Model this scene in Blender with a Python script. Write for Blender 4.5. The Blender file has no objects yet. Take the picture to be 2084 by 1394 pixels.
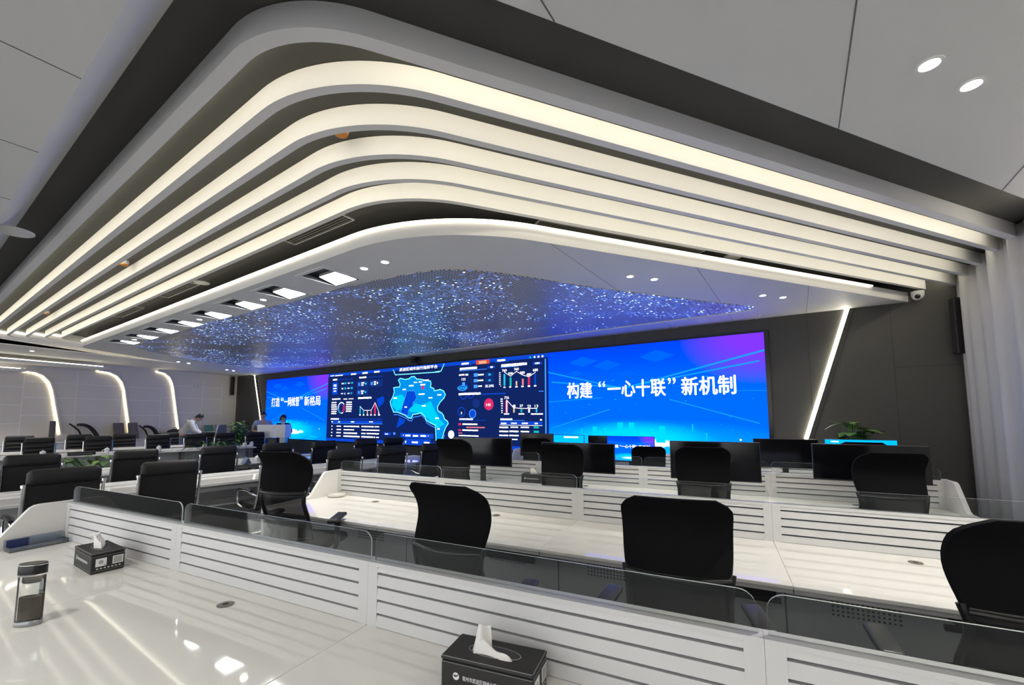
import bpy, bmesh, math, random
from mathutils import Vector, Matrix
random.seed(7)
SC = bpy.context.scene
COL = SC.collection
PI = math.pi
# ------------------------------------------------------------------ camera
F_PX, W_PX = 860.0, 2084.0
PITCH, YAW, ROLL, EYE = math.atan(77/860.0), math.radians(34.0), -0.002, 1.6
fw = Vector((-math.sin(YAW)*math.cos(PITCH), math.cos(YAW)*math.cos(PITCH), math.sin(PITCH)))
rt = Vector((math.cos(YAW), math.sin(YAW), 0)); up = rt.cross(fw)
r2 = rt*math.cos(ROLL)+up*math.sin(ROLL); u2 = up*math.cos(ROLL)-rt*math.sin(ROLL)
cam = bpy.data.cameras.new('camera'); cam.sensor_width = 36.0; cam.lens = F_PX/W_PX*36.0
cam.shift_y = 73.0/W_PX; cam.clip_start = 0.02; cam.clip_end = 200
co = bpy.data.objects.new('camera', cam); COL.objects.link(co)
M = Matrix((r2, u2, -fw)).transposed().to_4x4(); M.translation = (0, 0, EYE); co.matrix_world = M
SC.camera = co
# ------------------------------------------------------------------ world, view
w = bpy.data.worlds.new('world'); SC.world = w; w.use_nodes = True
w.node_tree.nodes['Background'].inputs[0].default_value = (0.97, 0.98, 1.0, 1)
w.node_tree.nodes['Background'].inputs[1].default_value = 0.98
SC.view_settings.view_transform = 'Standard'; SC.view_settings.look = 'None'
SC.view_settings.gamma = 1; SC.view_settings.use_curve_mapping = False
SC.view_settings.exposure = 0.85
try:
    SC.cycles.use_denoising = True; SC.cycles.denoiser = 'OPENIMAGEDENOISE'
    SC.cycles.max_bounces = 7; SC.cycles.diffuse_bounces = 4; SC.cycles.glossy_bounces = 4
    SC.cycles.transparent_max_bounces = 12; SC.cycles.caustics_reflective = False; SC.cycles.caustics_refractive = False
    SC.cycles.sample_clamp_indirect = 6.0
except Exception: pass
LED_WARM = 7.0      # strips on the ceiling fins
LED_RIM = 3.0      # strip round the dropped ceiling
LED_WALL = 9.0     # strips on the walls
TROFFER = 9.0      # square panel lights
SPOT_W = 48.0       # recessed spotlights
SCREEN = 1.0       # the video wall
# ------------------------------------------------------------------ materials
def lin(c):
    return tuple(((v/255)/12.92 if v/255 <= 0.04045 else ((v/255+0.055)/1.055)**2.4) for v in c)
def mat(name, col, rough=0.5, metal=0.0, spec=0.5, noise=0.0, nscale=40.0, bump=0.0, coat=0.0):
    m = bpy.data.materials.new(name); m.use_nodes = True
    nt = m.node_tree; b = nt.nodes['Principled BSDF']
    b.inputs['Base Color'].default_value = (*col, 1); b.inputs['Roughness'].default_value = rough
    b.inputs['Metallic'].default_value = metal; b.inputs['Specular IOR Level'].default_value = spec
    b.inputs['Coat Weight'].default_value = coat
    if noise or bump:
        tc = nt.nodes.new('ShaderNodeTexCoord'); n = nt.nodes.new('ShaderNodeTexNoise')
        n.inputs['Scale'].default_value = nscale; n.inputs['Detail'].default_value = 4
        nt.links.new(tc.outputs['Object'], n.inputs['Vector'])
        if noise:
            r = nt.nodes.new('ShaderNodeValToRGB')
            r.color_ramp.elements[0].color = (*[c*(1-noise) for c in col], 1)
            r.color_ramp.elements[1].color = (*[min(1, c*(1+noise)) for c in col], 1)
            nt.links.new(n.outputs['Fac'], r.inputs[0]); nt.links.new(r.outputs[0], b.inputs['Base Color'])
        if bump:
            bp = nt.nodes.new('ShaderNodeBump'); bp.inputs['Strength'].default_value = bump; bp.inputs['Distance'].default_value = 0.002
            nt.links.new(n.outputs['Fac'], bp.inputs['Height']); nt.links.new(bp.outputs[0], b.inputs['Normal'])
    return m
def emat(name, col, s):
    m = bpy.data.materials.new(name); m.use_nodes = True; nt = m.node_tree; nt.nodes.clear()
    e = nt.nodes.new('ShaderNodeEmission'); o = nt.nodes.new('ShaderNodeOutputMaterial')
    e.inputs[0].default_value = (*col, 1); e.inputs[1].default_value = s; nt.links.new(e.outputs[0], o.inputs[0])
    return m
def glassmat(name, tint, gloss=0.06, alpha=0.92, haze=(0.6, 0.63, 0.63), ior=1.45):
    # thin sheet: mostly see-through, with a little mirror gloss
    m = bpy.data.materials.new(name); m.use_nodes = True; nt = m.node_tree; nt.nodes.clear()
    t = nt.nodes.new('ShaderNodeBsdfTransparent'); g = nt.nodes.new('ShaderNodeBsdfGlossy'); d = nt.nodes.new('ShaderNodeBsdfDiffuse')
    f = nt.nodes.new('ShaderNodeFresnel'); f.inputs[0].default_value = ior
    m1 = nt.nodes.new('ShaderNodeMixShader'); m2 = nt.nodes.new('ShaderNodeMixShader'); o = nt.nodes.new('ShaderNodeOutputMaterial')
    t.inputs[0].default_value = (*tint, 1); g.inputs['Roughness'].default_value = gloss
    d.inputs[0].default_value = (*haze, 1); m1.inputs[0].default_value = 1-alpha
    nt.links.new(t.outputs[0], m1.inputs[1]); nt.links.new(d.outputs[0], m1.inputs[2])
    nt.links.new(f.outputs[0], m2.inputs[0]); nt.links.new(m1.outputs[0], m2.inputs[1]); nt.links.new(g.outputs[0], m2.inputs[2])
    nt.links.new(m2.outputs[0], o.inputs[0])
    return m
class NB:
    """tiny helper to write node maths"""
    def __init__(s, m): s.nt = m.node_tree
    def n(s, t): return s.nt.nodes.new(t)
    def put(s, sock, v):
        if isinstance(v, (int, float)): sock.default_value = v
        else: s.nt.links.new(v, sock)
    def m(s, op, a, b=0.0, c=0.0):
        k = s.n('ShaderNodeMath'); k.operation = op; s.put(k.inputs[0], a); s.put(k.inputs[1], b); s.put(k.inputs[2], c); return k.outputs[0]
    def mix(s, f, a, b):
        k = s.n('ShaderNodeMix'); k.data_type = 'RGBA'; s.put(k.inputs[0], f)
        for i, v in ((6, a), (7, b)):
            if isinstance(v, tuple): k.inputs[i].default_value = (*v, 1)
            else: s.nt.links.new(v, k.inputs[i])
        return k.outputs[2]
    def ell(s, x, z, cx, cz, rx, rz):   # 1 in the middle of an ellipse, 0 at its rim
        a = s.m('DIVIDE', s.m('SUBTRACT', x, cx), rx); b = s.m('DIVIDE', s.m('SUBTRACT', z, cz), rz)
        d = s.m('SQRT', s.m('ADD', s.m('MULTIPLY', a, a), s.m('MULTIPLY', b, b)))
        k = s.m('MAXIMUM', s.m('SUBTRACT', 1.0, d), 0.0); return s.m('SMOOTH_MIN', s.m('MULTIPLY', k, 1.6), 1.0, 0.2)
GAIN = SCREEN*2**SC.view_settings.exposure      # a lit display shows this much brighter than its colour value
def disp(c): return tuple(1.0 if v >= 250 else l/GAIN for v, l in zip(c, lin(c)))
def slide_mat(name, s):
    m = bpy.data.materials.new(name); m.use_nodes = True; m.node_tree.nodes.clear(); b = NB(m)
    tc = b.n('ShaderNodeTexCoord'); sp = b.n('ShaderNodeSeparateXYZ'); b.nt.links.new(tc.outputs['Generated'], sp.inputs[0])
    x, z = sp.outputs[0], sp.outputs[2]
    c = b.mix(z, disp((0,135,255)), disp((0,72,255)))
    c = b.mix(b.ell(x, z, 0.5, 0.30, 0.9, 0.55), c, disp((0,110,255)))
    c = b.mix(b.ell(x, z, 1.0, 1.02, 0.33, 0.42), c, disp((135,58,255)))
    c = b.mix(b.ell(x, z, 0.46, 0.10, 0.75, 0.24), c, disp((0,175,255)))
    c = b.mix(b.ell(x, z, 0.46, 0.15, 0.36, 0.17), c, disp((0,232,255)))
    c = b.mix(b.ell(x, z, 0.49, 0.12, 0.19, 0.045), c, (1.0, 1.0, 1.0))
    e = b.n('ShaderNodeEmission'); o = b.n('ShaderNodeOutputMaterial'); b.nt.links.new(c, e.inputs[0]); e.inputs[1].default_value = s
    b.nt.links.new(e.outputs[0], o.inputs[0]); return m
def star_mat(name):
    # perforated bluish metal sheet with screen reflections put in as emission in part of the holes
    m = bpy.data.materials.new(name); m.use_nodes = True; b = NB(m); p = m.node_tree.nodes['Principled BSDF']
    tc = b.n('ShaderNodeTexCoord'); sp = b.n('ShaderNodeSeparateXYZ'); b.nt.links.new(tc.outputs['Object'], sp.inputs[0])
    S = 0.045
    x = b.m('DIVIDE', sp.outputs[0], S); y = b.m('DIVIDE', sp.outputs[1], S)
    fx = b.m('SUBTRACT', b.m('FRACT', x), 0.5); fy = b.m('SUBTRACT', b.m('FRACT', y), 0.5)
    d = b.m('SQRT', b.m('ADD', b.m('MULTIPLY', fx, fx), b.m('MULTIPLY', fy, fy)))
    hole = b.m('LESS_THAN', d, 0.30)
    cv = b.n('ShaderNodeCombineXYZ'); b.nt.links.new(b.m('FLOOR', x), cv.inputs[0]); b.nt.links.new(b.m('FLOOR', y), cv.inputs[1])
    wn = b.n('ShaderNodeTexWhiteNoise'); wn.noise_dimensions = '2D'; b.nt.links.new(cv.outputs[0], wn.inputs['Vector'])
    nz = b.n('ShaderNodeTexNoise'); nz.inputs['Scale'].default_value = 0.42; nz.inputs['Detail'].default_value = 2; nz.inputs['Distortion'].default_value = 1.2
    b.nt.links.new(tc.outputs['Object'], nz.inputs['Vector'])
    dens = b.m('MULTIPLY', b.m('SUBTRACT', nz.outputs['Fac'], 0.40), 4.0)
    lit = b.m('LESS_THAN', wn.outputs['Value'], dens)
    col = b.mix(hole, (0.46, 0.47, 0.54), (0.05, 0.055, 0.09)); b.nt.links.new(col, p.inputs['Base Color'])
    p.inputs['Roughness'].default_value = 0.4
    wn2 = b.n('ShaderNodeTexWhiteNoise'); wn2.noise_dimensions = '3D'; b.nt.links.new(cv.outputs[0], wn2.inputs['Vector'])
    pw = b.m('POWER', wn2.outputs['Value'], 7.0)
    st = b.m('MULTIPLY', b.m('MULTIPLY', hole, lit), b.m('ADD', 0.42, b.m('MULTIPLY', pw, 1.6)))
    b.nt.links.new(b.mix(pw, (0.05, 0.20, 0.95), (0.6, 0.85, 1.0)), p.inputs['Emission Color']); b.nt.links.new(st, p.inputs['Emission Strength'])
    return m
K = {}
K['white_top'] = mat('white_lacquer', (0.80, 0.785, 0.74), 0.045, spec=0.5)
K['edge_grey'] = mat('desk_edge', (0.50, 0.50, 0.50), 0.35)
K['part'] = mat('partition_white', (0.65, 0.65, 0.645), 0.38)
K['slot'] = mat('slot_grey', (0.10, 0.10, 0.13), 0.5)
K['panel_white'] = mat('moulded_white', (0.80, 0.79, 0.765), 0.28)
K['modesty'] = mat('grey_steel', (0.46, 0.47, 0.48), 0.45)
K['hole'] = mat('hole_dark', (0.03, 0.03, 0.035), 0.6)
K['glass'] = glassmat('screen_glass', (0.94, 0.96, 0.955), 0.02, 0.985, ior=1.18)
K['glass_edge'] = mat('glass_edge', (0.62, 0.68, 0.66), 0.2)
K['fabric'] = mat('black_fabric', (0.007, 0.007, 0.008), 0.95, spec=0.12)
K['leather'] = mat('black_leather', (0.009, 0.009, 0.010), 0.5, spec=0.4)
K['plastic'] = mat('black_plastic', (0.012, 0.012, 0.013), 0.35)
K['chrome'] = mat('chrome', (0.82, 0.82, 0.82), 0.12, 1.0)
K['mesh'] = glassmat('black_mesh', (0.10, 0.10, 0.10), 0.3, 0.55, (0.012, 0.012, 0.013))
K['paint'] = mat('ceiling_white', (0.70, 0.70, 0.685), 0.6)
K['fin'] = mat('fin_white', (0.82, 0.81, 0.79), 0.5)
K['recess'] = mat('recess_grey', (0.065, 0.063, 0.058), 0.7, noise=0.06, nscale=3)
K['seam'] = mat('seam_dark', (0.14, 0.14, 0.14), 0.8)
K['wallgrey'] = mat('left_wall_panel', (0.72, 0.68, 0.61), 0.75, noise=0.05, nscale=60)
K['walldark'] = mat('screen_wall_panel', (0.058, 0.056, 0.050), 0.6, noise=0.08, nscale=25)
K['joint'] = mat('panel_joint_white', (0.86, 0.85, 0.82), 0.6)
K['walllight'] = mat('wall_light', (0.62, 0.615, 0.60), 0.7)
K['floor'] = mat('floor_grey', (0.15, 0.15, 0.15), 0.55, noise=0.12, nscale=2.5)
K['curtain'] = mat('curtain_white', (0.60, 0.595, 0.58), 0.85, noise=0.04, nscale=120)
K['black'] = mat('black_gloss', (0.006, 0.006, 0.007), 0.22)
K['blackmatt'] = mat('black_matt', (0.012, 0.012, 0.012), 0.6)
K['slat'] = mat('vent_grey', (0.16, 0.15, 0.13), 0.6)
K['led'] = emat('led_warm', (1.0, 0.92, 0.72), LED_WARM)
K['led_rim'] = emat('led_warm_rim', (1.0, 0.93, 0.74), LED_RIM)
K['led_wall'] = emat('led_warm_wall', (1.0, 0.93, 0.72), LED_WALL)
K['led_curve'] = emat('led_warm_curve', (1.0, 0.86, 0.54), 9.0)
K['led_cove'] = emat('led_warm_cove', (1.0, 0.93, 0.78), 40.0)
K['troffer'] = emat('troffer_white', (0.95, 0.98, 1.0), TROFFER)
K['spot'] = emat('spot_white', (1.0, 0.97, 0.92), 30.0)
K['porcelain'] = mat('porcelain', (0.82, 0.83, 0.83), 0.2)
K['leaf'] = mat('leaf_green', (0.045, 0.13, 0.025), 0.45, noise=0.5, nscale=9)
K['leaf2'] = mat('leaf_yellow_green', (0.13, 0.22, 0.04), 0.45, noise=0.4, nscale=9)
K['soil'] = mat('soil', (0.03, 0.02, 0.015), 0.9)
K['pot'] = mat('pot_grey', (0.35, 0.35, 0.35), 0.4)
K['tissue'] = mat('tissue_paper', (0.82, 0.80, 0.77), 0.9)
K['boxleather'] = mat('box_leather', (0.014, 0.014, 0.014), 0.6, bump=0.2, nscale=150)
K['stitch'] = mat('stitch_grey', (0.25, 0.25, 0.24), 0.7)
K['print'] = mat('print_white', (0.75, 0.75, 0.74), 0.6)
K['clear'] = glassmat('clear_glass', (0.95, 0.97, 0.96), 0.02, 0.97)
K['tea'] = mat('tea_brown', (0.075, 0.045, 0.022), 0.5, noise=0.25, nscale=60)
K['steel'] = mat('brushed_steel', (0.30, 0.27, 0.24), 0.35, 1.0)
K['acrylic'] = glassmat('blue_acrylic', (0.82, 0.87, 0.96), 0.05, 0.9)
K['navy'] = mat('navy_print', (0.02, 0.035, 0.13), 0.4)
K['skin'] = mat('skin', (0.50, 0.31, 0.22), 0.55)
K['hair'] = mat('black_hair', (0.010, 0.009, 0.009), 0.5)
K['hoodie'] = mat('grey_white_hoodie', (0.60, 0.60, 0.60), 0.9, noise=0.12, nscale=8)
K['blueshirt'] = mat('light_blue_shirt', (0.30, 0.38, 0.52), 0.85)
K['suit'] = mat('dark_suit', (0.012, 0.014, 0.024), 0.8)
K['shirtwhite'] = mat('white_shirt', (0.75, 0.75, 0.76), 0.8)
K['trousers'] = mat('grey_trousers', (0.16, 0.17, 0.21), 0.85)
K['green_board'] = mat('green_board', (0.05, 0.22, 0.16), 0.5)
K['blue_board'] = mat('blue_grey_board', (0.10, 0.14, 0.24), 0.5)
K['wood'] = mat('grey_wood', (0.13, 0.115, 0.10), 0.5, noise=0.4, nscale=14)
K['orange'] = mat('sensor_orange', (0.75, 0.28, 0.03), 0.5)
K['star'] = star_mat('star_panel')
K['slide'] = slide_mat('slide_screen', SCREEN)
K['off'] = mat('screen_off', (0.004, 0.004, 0.005), 0.12)
dm_list = dict(d_bg=(18,38,100), w=(255,255,255), b=(15,75,215), l=(80,170,255), c=(40,205,235), p=(235,130,140), m=(230,50,110), r=(240,80,45), n=(22,52,130), y=(240,215,170), t=(30,200,185),
    map=(0,150,240), map2=(0,215,250), mapi=(5,75,215), line=(160,255,255), ray=(20,165,255), tile=(0,105,255), tile2=(0,205,255), city=(0,225,255))
for n_, c_ in dm_list.items(): K[n_] = emat('display_'+n_, disp(c_), SCREEN)
# ------------------------------------------------------------------ mesh builder
class MB:
    def __init__(s): s.v = []; s.f = []; s.mi = []; s.T = Matrix.Identity(4)
    def add(s, vs, fs, m=0):
        o = len(s.v); s.v += [tuple(s.T @ Vector(p)) for p in vs]
        s.f += [tuple(i+o for i in q) for q in fs]; s.mi += [m]*len(fs); return s
    def box(s, x0, x1, y0, y1, z0, z1, m=0):
        return s.add([(x0,y0,z0),(x1,y0,z0),(x1,y1,z0),(x0,y1,z0),(x0,y0,z1),(x1,y0,z1),(x1,y1,z1),(x0,y1,z1)],
                     [(0,3,2,1),(4,5,6,7),(0,1,5,4),(1,2,6,5),(2,3,7,6),(3,0,4,7)], m)
    def rbox(s, x0, x1, y0, y1, z0, z1, r=0.01, m=0, n=3):     # box with rounded edges
        bm = bmesh.new(); bmesh.ops.create_cube(bm, size=1)
        for v in bm.verts:
            v.co = ((x0+x1)/2+v.co.x*(x1-x0), (y0+y1)/2+v.co.y*(y1-y0), (z0+z1)/2+v.co.z*(z1-z0))
        bmesh.ops.bevel(bm, geom=list(bm.edges), offset=r, segments=n, profile=0.5, affect='EDGES')
        return s.bm(bm, m)
    def bm(s, bm, m=0):
        bm.verts.index_update(); s.add([tuple(v.co) for v in bm.verts], [tuple(v.index for v in f.verts) for f in bm.faces], m); bm.free(); return s
    def tube(s, pts, r, n=8, m=0, flat=1.0, cap=True):
        pts = [Vector(p) for p in pts]; rs = r if isinstance(r, (list, tuple)) else [r]*len(pts); vs = []; fs = []
        t0 = (pts[1]-pts[0]).normalized(); ref = Vector((0,0,1)) if abs(t0.z) < 0.9 else Vector((0,1,0))
        side = t0.cross(ref).normalized()
        for i, p in enumerate(pts):
            t = (pts[min(i+1, len(pts)-1)]-pts[max(i-1, 0)]).normalized()
            side = (side-t*side.dot(t)).normalized(); u = side.cross(t)
            for k in range(n):
                a = 2*PI*k/n; vs.append(tuple(p+side*math.cos(a)*rs[i]+u*math.sin(a)*rs[i]*flat))
        for i in range(len(pts)-1):
            for k in range(n): fs.append((i*n+k, i*n+(k+1) % n, (i+1)*n+(k+1) % n, (i+1)*n+k))
        if cap: fs += [tuple(range(n-1, -1, -1)), tuple((len(pts)-1)*n+k for k in range(n))]
        return s.add(vs, fs, m)
    def lathe(s, prof, n=20, m=0, c=(0,0,0), sx=1.0, sy=1.0):
        vs = []; fs = []
        for r, z in prof:
            for k in range(n):
                a = 2*PI*k/n; vs.append((c[0]+r*math.cos(a)*sx, c[1]+r*math.sin(a)*sy, c[2]+z))
        for i in range(len(prof)-1):
            for k in range(n): fs.append((i*n+k, i*n+(k+1) % n, (i+1)*n+(k+1) % n, (i+1)*n+k))
        fs += [tuple(range(n-1, -1, -1)), tuple((len(prof)-1)*n+k for k in range(n))]
        return s.add(vs, fs, m)
    def prism(s, poly, z0, z1, m=0):          # polygon in x,y
        n = len(poly); vs = [(x, y, z0) for x, y in poly]+[(x, y, z1) for x, y in poly]
        fs = [tuple(range(n-1, -1, -1)), tuple(range(n, 2*n))]+[(i, (i+1) % n, n+(i+1) % n, n+i) for i in range(n)]
        return s.add(vs, fs, m)
    def prism_xz(s, poly, y0, y1, m=0):
        n = len(poly); vs = [(x, y0, z) for x, z in poly]+[(x, y1, z) for x, z in poly]
        fs = [tuple(range(n)), tuple(range(2*n-1, n-1, -1))]+[((i+1) % n, i, n+i, n+(i+1) % n) for i in range(n)]
        return s.add(vs, fs, m)
    def prism_yz(s, poly, x0, x1, m=0):
        n = len(poly); vs = [(x0, y, z) for y, z in poly]+[(x1, y, z) for y, z in poly]
        fs = [tuple(range(n-1, -1, -1)), tuple(range(n, 2*n))]+[(i, (i+1) % n, n+(i+1) % n, n+i) for i in range(n)]
        return s.add(vs, fs, m)
    def grid(s, fn, nu, nv, m=0, closed=False):
        vs = [fn(i/nu, j/nv) for j in range(nv+1) for i in range(nu+1)]
        fs = [(j*(nu+1)+i, j*(nu+1)+i+1, (j+1)*(nu+1)+i+1, (j+1)*(nu+1)+i) for j in range(nv) for i in range(nu)]
        return s.add(vs, fs, m)
    def sphere(s, c, r, m=0, n=16, k=10, sx=1, sy=1, sz=1):
        bm = bmesh.new(); bmesh.ops.create_uvsphere(bm, u_segments=n, v_segments=k, radius=r)
        for v in bm.verts: v.co = (c[0]+v.co.x*sx, c[1]+v.co.y*sy, c[2]+v.co.z*sz)
        return s.bm(bm, m)
    def build(s, name, mats, parent=None, smooth=False, loc=None, kind=None, fix=True):
        me = bpy.data.meshes.new(name); me.from_pydata(s.v, [], s.f)
        for mt in (mats if isinstance(mats, (list, tuple)) else [mats]): me.materials.append(mt)
        me.polygons.foreach_set('material_index', s.mi)
        if fix:
            bm = bmesh.new(); bm.from_mesh(me); bmesh.ops.recalc_face_normals(bm, faces=bm.faces); bm.to_mesh(me); bm.free()
        if smooth:
            me.polygons.foreach_set('use_smooth', [True]*len(me.polygons))
            try: me.set_sharp_from_angle(angle=math.radians(40))
            except Exception: pass
        o = bpy.data.objects.new(name, me); COL.objects.link(o)
        if parent: o.parent = parent
        if loc: o.location = loc
        if kind: o['kind'] = kind
        return o
def tag(o, label, cat, group=None):
    o['label'] = label; o['category'] = cat
    if group: o['group'] = group
    return o
def thing(name, label, cat, loc=(0,0,0), rz=0.0, group=None):
    o = bpy.data.objects.new(name, None); COL.objects.link(o); o.location = loc; o.rotation_euler = (0, 0, rz)
    o.empty_display_size = 0.05
    return tag(o, label, cat, group)
def dup(root, loc, rz, label, dz=0.0):
    r = root.copy(); COL.objects.link(r); r.location = loc; r.rotation_euler = (0, 0, rz); r['label'] = label
    for ch in list(root.children):
        c = ch.copy(); COL.objects.link(c); c.parent = r
        if dz and ch.get('lifts'): c.location.z += dz
        for g in list(ch.children):
            d = g.copy(); COL.objects.link(d); d.parent = c
    return r
def struct(mb, name, mats, smooth=False): return mb.build(name, mats, kind='structure', smooth=smooth)
def text(body, x0, x1, z0, z1, y, m, parent, name='lettering', bold=0.0, facing='-y'):
    cu = bpy.data.curves.new(name, 'FONT'); cu.body = body; cu.resolution_u = 3
    t = bpy.data.objects.new(name, cu); COL.objects.link(t)
    dg = bpy.context.evaluated_depsgraph_get(); me = bpy.data.meshes.new_from_object(t.evaluated_get(dg))
    bpy.data.objects.remove(t)
    xs = [v.co.x for v in me.vertices]; ys = [v.co.y for v in me.vertices]
    a, b, c, d = min(xs), max(xs), min(ys), max(ys)
    for v in me.vertices:
        v.co = (x0+(v.co.x-a)/(b-a)*(x1-x0), y, z0+(v.co.y-c)/(d-c)*(z1-z0))
    if bold:
        vs = [tuple(v.co) for v in me.vertices]; fs = [tuple(p.vertices) for p in me.polygons]; k = bold*(z1-z0); V = []; Fc = []
        for i, (p, q) in enumerate(((0,0),(1,0),(-1,0),(0,1),(0,-1))):
            V += [(x+p*k, yy-0.0002*i, z+q*k*0.8) for x, yy, z in vs]; Fc += [tuple(j+i*len(vs) for j in f) for f in fs]
        bpy.data.meshes.remove(me); me = bpy.data.meshes.new(name); me.from_pydata(V, [], Fc)
    me.materials.clear(); me.materials.append(m)
    o = bpy.data.objects.new(name, me); COL.objects.link(o)
    if parent: o.parent = parent
    return o
ORD = ['first','second','third','fourth','fifth','sixth','seventh','eighth','ninth']
# ================================================================== THE ROOM
SN, CS = math.sin(math.radians(34.6)), math.cos(math.radians(34.6))
RX, WY = 1.96, 8.0                      # right wall, screen wall
struct(MB().box(-20, 2.2, -5, 8.3, -0.1, 0.0), 'floor', K['floor'])
wl = struct(MB().box(-20, 2.2, WY, WY+0.2, 0, 3.6), 'wall_screen', K['walldark'])
sm = MB()
for x in (1.17, 0.19, -0.9, -1.9, -2.95, -3.95, -4.95, -6, -7, -8, -9, -10, -11, -12, -13.5, -15): sm.box(x-0.004, x+0.004, WY-0.002, WY, 0.0 if x > 0 else 2.95, 3.2)
sm.box(1.17, RX, WY-0.002, WY, 2.275, 2.285)
sm.build('seam', K['hole'], wl)
struct(MB().box(RX, RX+0.2, -5, WY+0.2, 0, 3.6), 'wall_right', K['walllight'])
SL = Vector((-math.sin(math.radians(13)), math.cos(math.radians(13)), 0)); NL = Vector((SL.y, -SL.x, 0)); CL = Vector((-17.1, 0, 0))
def LW(t, d=0.0, z=0.0): p = CL+SL*t+NL*d; return (p.x, p.y, z)
m = MB(); q = [LW(-5.5), LW(8.3), LW(8.3, -0.2), LW(-5.5, -0.2)]
m.prism([(p[0], p[1]) for p in q], 0, 3.6); wleft = struct(m, 'wall_left', K['wallgrey'])
m = MB()
def lbar(mb, t0, z0, t1, z1, w=0.018, d0=0.0, d1=0.004, mi=0):
    a, b = (w/2, 0) if abs(t1-t0) < abs(z1-z0) else (0, w/2)
    P = [(t0-a, z0-b), (t0+a, z0-b) if a else (t1, z1-b), (t1+a, z1+b), (t1-a, z1+b) if a else (t0, z0+b)]
    vs = [LW(t, d0, z) for t, z in P]+[LW(t, d1, z) for t, z in P]
    mb.add(vs, [(0,1,2,3),(7,6,5,4),(0,4,5,1),(1,5,6,2),(2,6,7,3),(3,7,4,0)], mi)
for t in (1.0, 2.15, 3.26, 4.38, 5.5, 6.87, 7.6): lbar(m, t, 0.1, t, 2.98)
for t0, t1, zs in ((-1, 2.15, (2.42, 1.93, 1.43)), (2.15, 4.38, (2.58, 2.15, 1.65)), (4.38, 5.5, (2.58, 2.15, 1.65)), (5.5, 7.6, (2.72, 2.28, 1.75))):
    for z in zs: lbar(m, t0, z, t1, z)
m.build('panel_joint', K['joint'], wleft)
# --- flat ceiling over the front rows, with its sloping inner edge
def mainpoly(off, R=0.6):
    # inner edge: straight along x at y = 0.41+off, fillet, then the slanting run to the right wall
    Y = 0.41+off; n = -1.41-off; cx = (n+SN*Y)/CS; T = R*math.tan(math.radians(27.7)); pts = [(-20.0, Y), (cx-T, Y)]
    for i in range(1, 9):
        a = math.radians(-90+55.4*i/9); pts.append((cx-T+R*math.cos(a), Y+R+R*math.sin(a)))
    yy = (CS*RX-n)/SN; pts.append((RX, yy)); return pts
e0, e1 = mainpoly(0.0), mainpoly(0.19)
ceil = struct(MB().prism(e0+[(RX, -2.6), (-20, -2.6)], 3.2, 3.205), 'ceiling', K['paint'])
m = MB(); n_ = len(e0); m.add([(x, y, 3.2) for x, y in e0]+[(x, y, 3.485) for x, y in e1], [(i, i+1, n_+i+1, n_+i) for i in range(n_-1)])
m.build('sloping_edge', K['paint'], ceil, smooth=True)
m = MB()
for x in (1.29, 0.27, -0.74, -1.74, -2.74, -3.74, -4.74, -5.74, -6.74):
    y1 = (CS*x+1.41)/SN if x > -1.2 else 0.41
    m.box(x-0.003, x+0.003, -2.6, y1, 3.1985, 3.2)
m.build('panel_joint', K['seam'], ceil)
struct(MB().box(-20, 2.2, 0.2, 8.2, 3.485, 3.55), 'ceiling_recess', K['recess'])
# --- nested curved fins
def loop(Y, n, n2, R, R2, xend=1.93, yend=7.99):
    """right end -> corner -> along -x -> left corner -> left leg"""
    pts = []; T = R*math.tan(math.radians(27.7)); cx = (n+SN*Y)/CS
    ye = min(yend, (CS*xend-n)/SN); pts.append(((n+SN*ye)/CS, ye))
    ax, ay = cx-T, Y+R
    for i in range(0, 19):
        a = math.radians(-34.6-55.4*i/18); pts.append((ax+R*math.cos(a), ay+R*math.sin(a)))
    T2 = R2*math.tan(math.radians(27.7)); cl = (n2-SN*Y)/CS; bx, by = cl+T2, Y+R2
    N = 10; x0 = ax
    for i in range(1, N): pts.append((x0+(bx-x0)*i/N, Y))
    for i in range(0, 13):
        a = math.radians(-90-55.4*i/12); pts.append((bx+R2*math.cos(a), by+R2*math.sin(a)))
    ye2 = 7.95; xl = (n2-SN*ye2)/CS
    wx = lambda y: -17.1-0.2309*y+0.05
    if xl < wx(ye2):
        ye2 = (CS*(-17.05)-n2)/(-SN+CS*0.2309)
        xl = (n2-SN*ye2)/CS
    pts.append((xl, ye2)); return pts
def ribbon(outer, inner, z0, z1, mb, m=0):
    n = len(outer); vs = []
    for L, z in ((outer, z0), (outer, z1), (inner, z1), (inner, z0)): vs += [(x, y, z) for x, y in L]
    fs = []
    for k in range(4):
        a, b = k*n, ((k+1) % 4)*n
        fs += [(a+i, a+i+1, b+i+1, b+i) for i in range(n-1)]
    fs += [(0, n, 2*n, 3*n), (n-1, 4*n-1, 3*n-1, 2*n-1)]
    return mb.add(vs, fs, m)
FIN = [(0.81, -1.925, -11.38, 0.075, 'broad outermost grey curved fin nearest the flat ceiling panels'),
       (1.085, -2.16, -11.14, 0.055, 'outermost of the cream lit curved ceiling fins, next to the grey one'),
       (1.34, -2.45, -10.87, 0.052, 'second cream lit curved ceiling fin counted from the outermost'),
       (1.59, -2.716, -10.60, 0.05, 'third cream lit curved ceiling fin, middle one of the five'),
       (1.845, -2.985, -10.31, 0.048, 'fourth cream lit curved ceiling fin, second from the innermost'),
       (2.07, -3.25, -10.05, 0.046, 'innermost cream curved ceiling fin beside the slot vents')]
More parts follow.
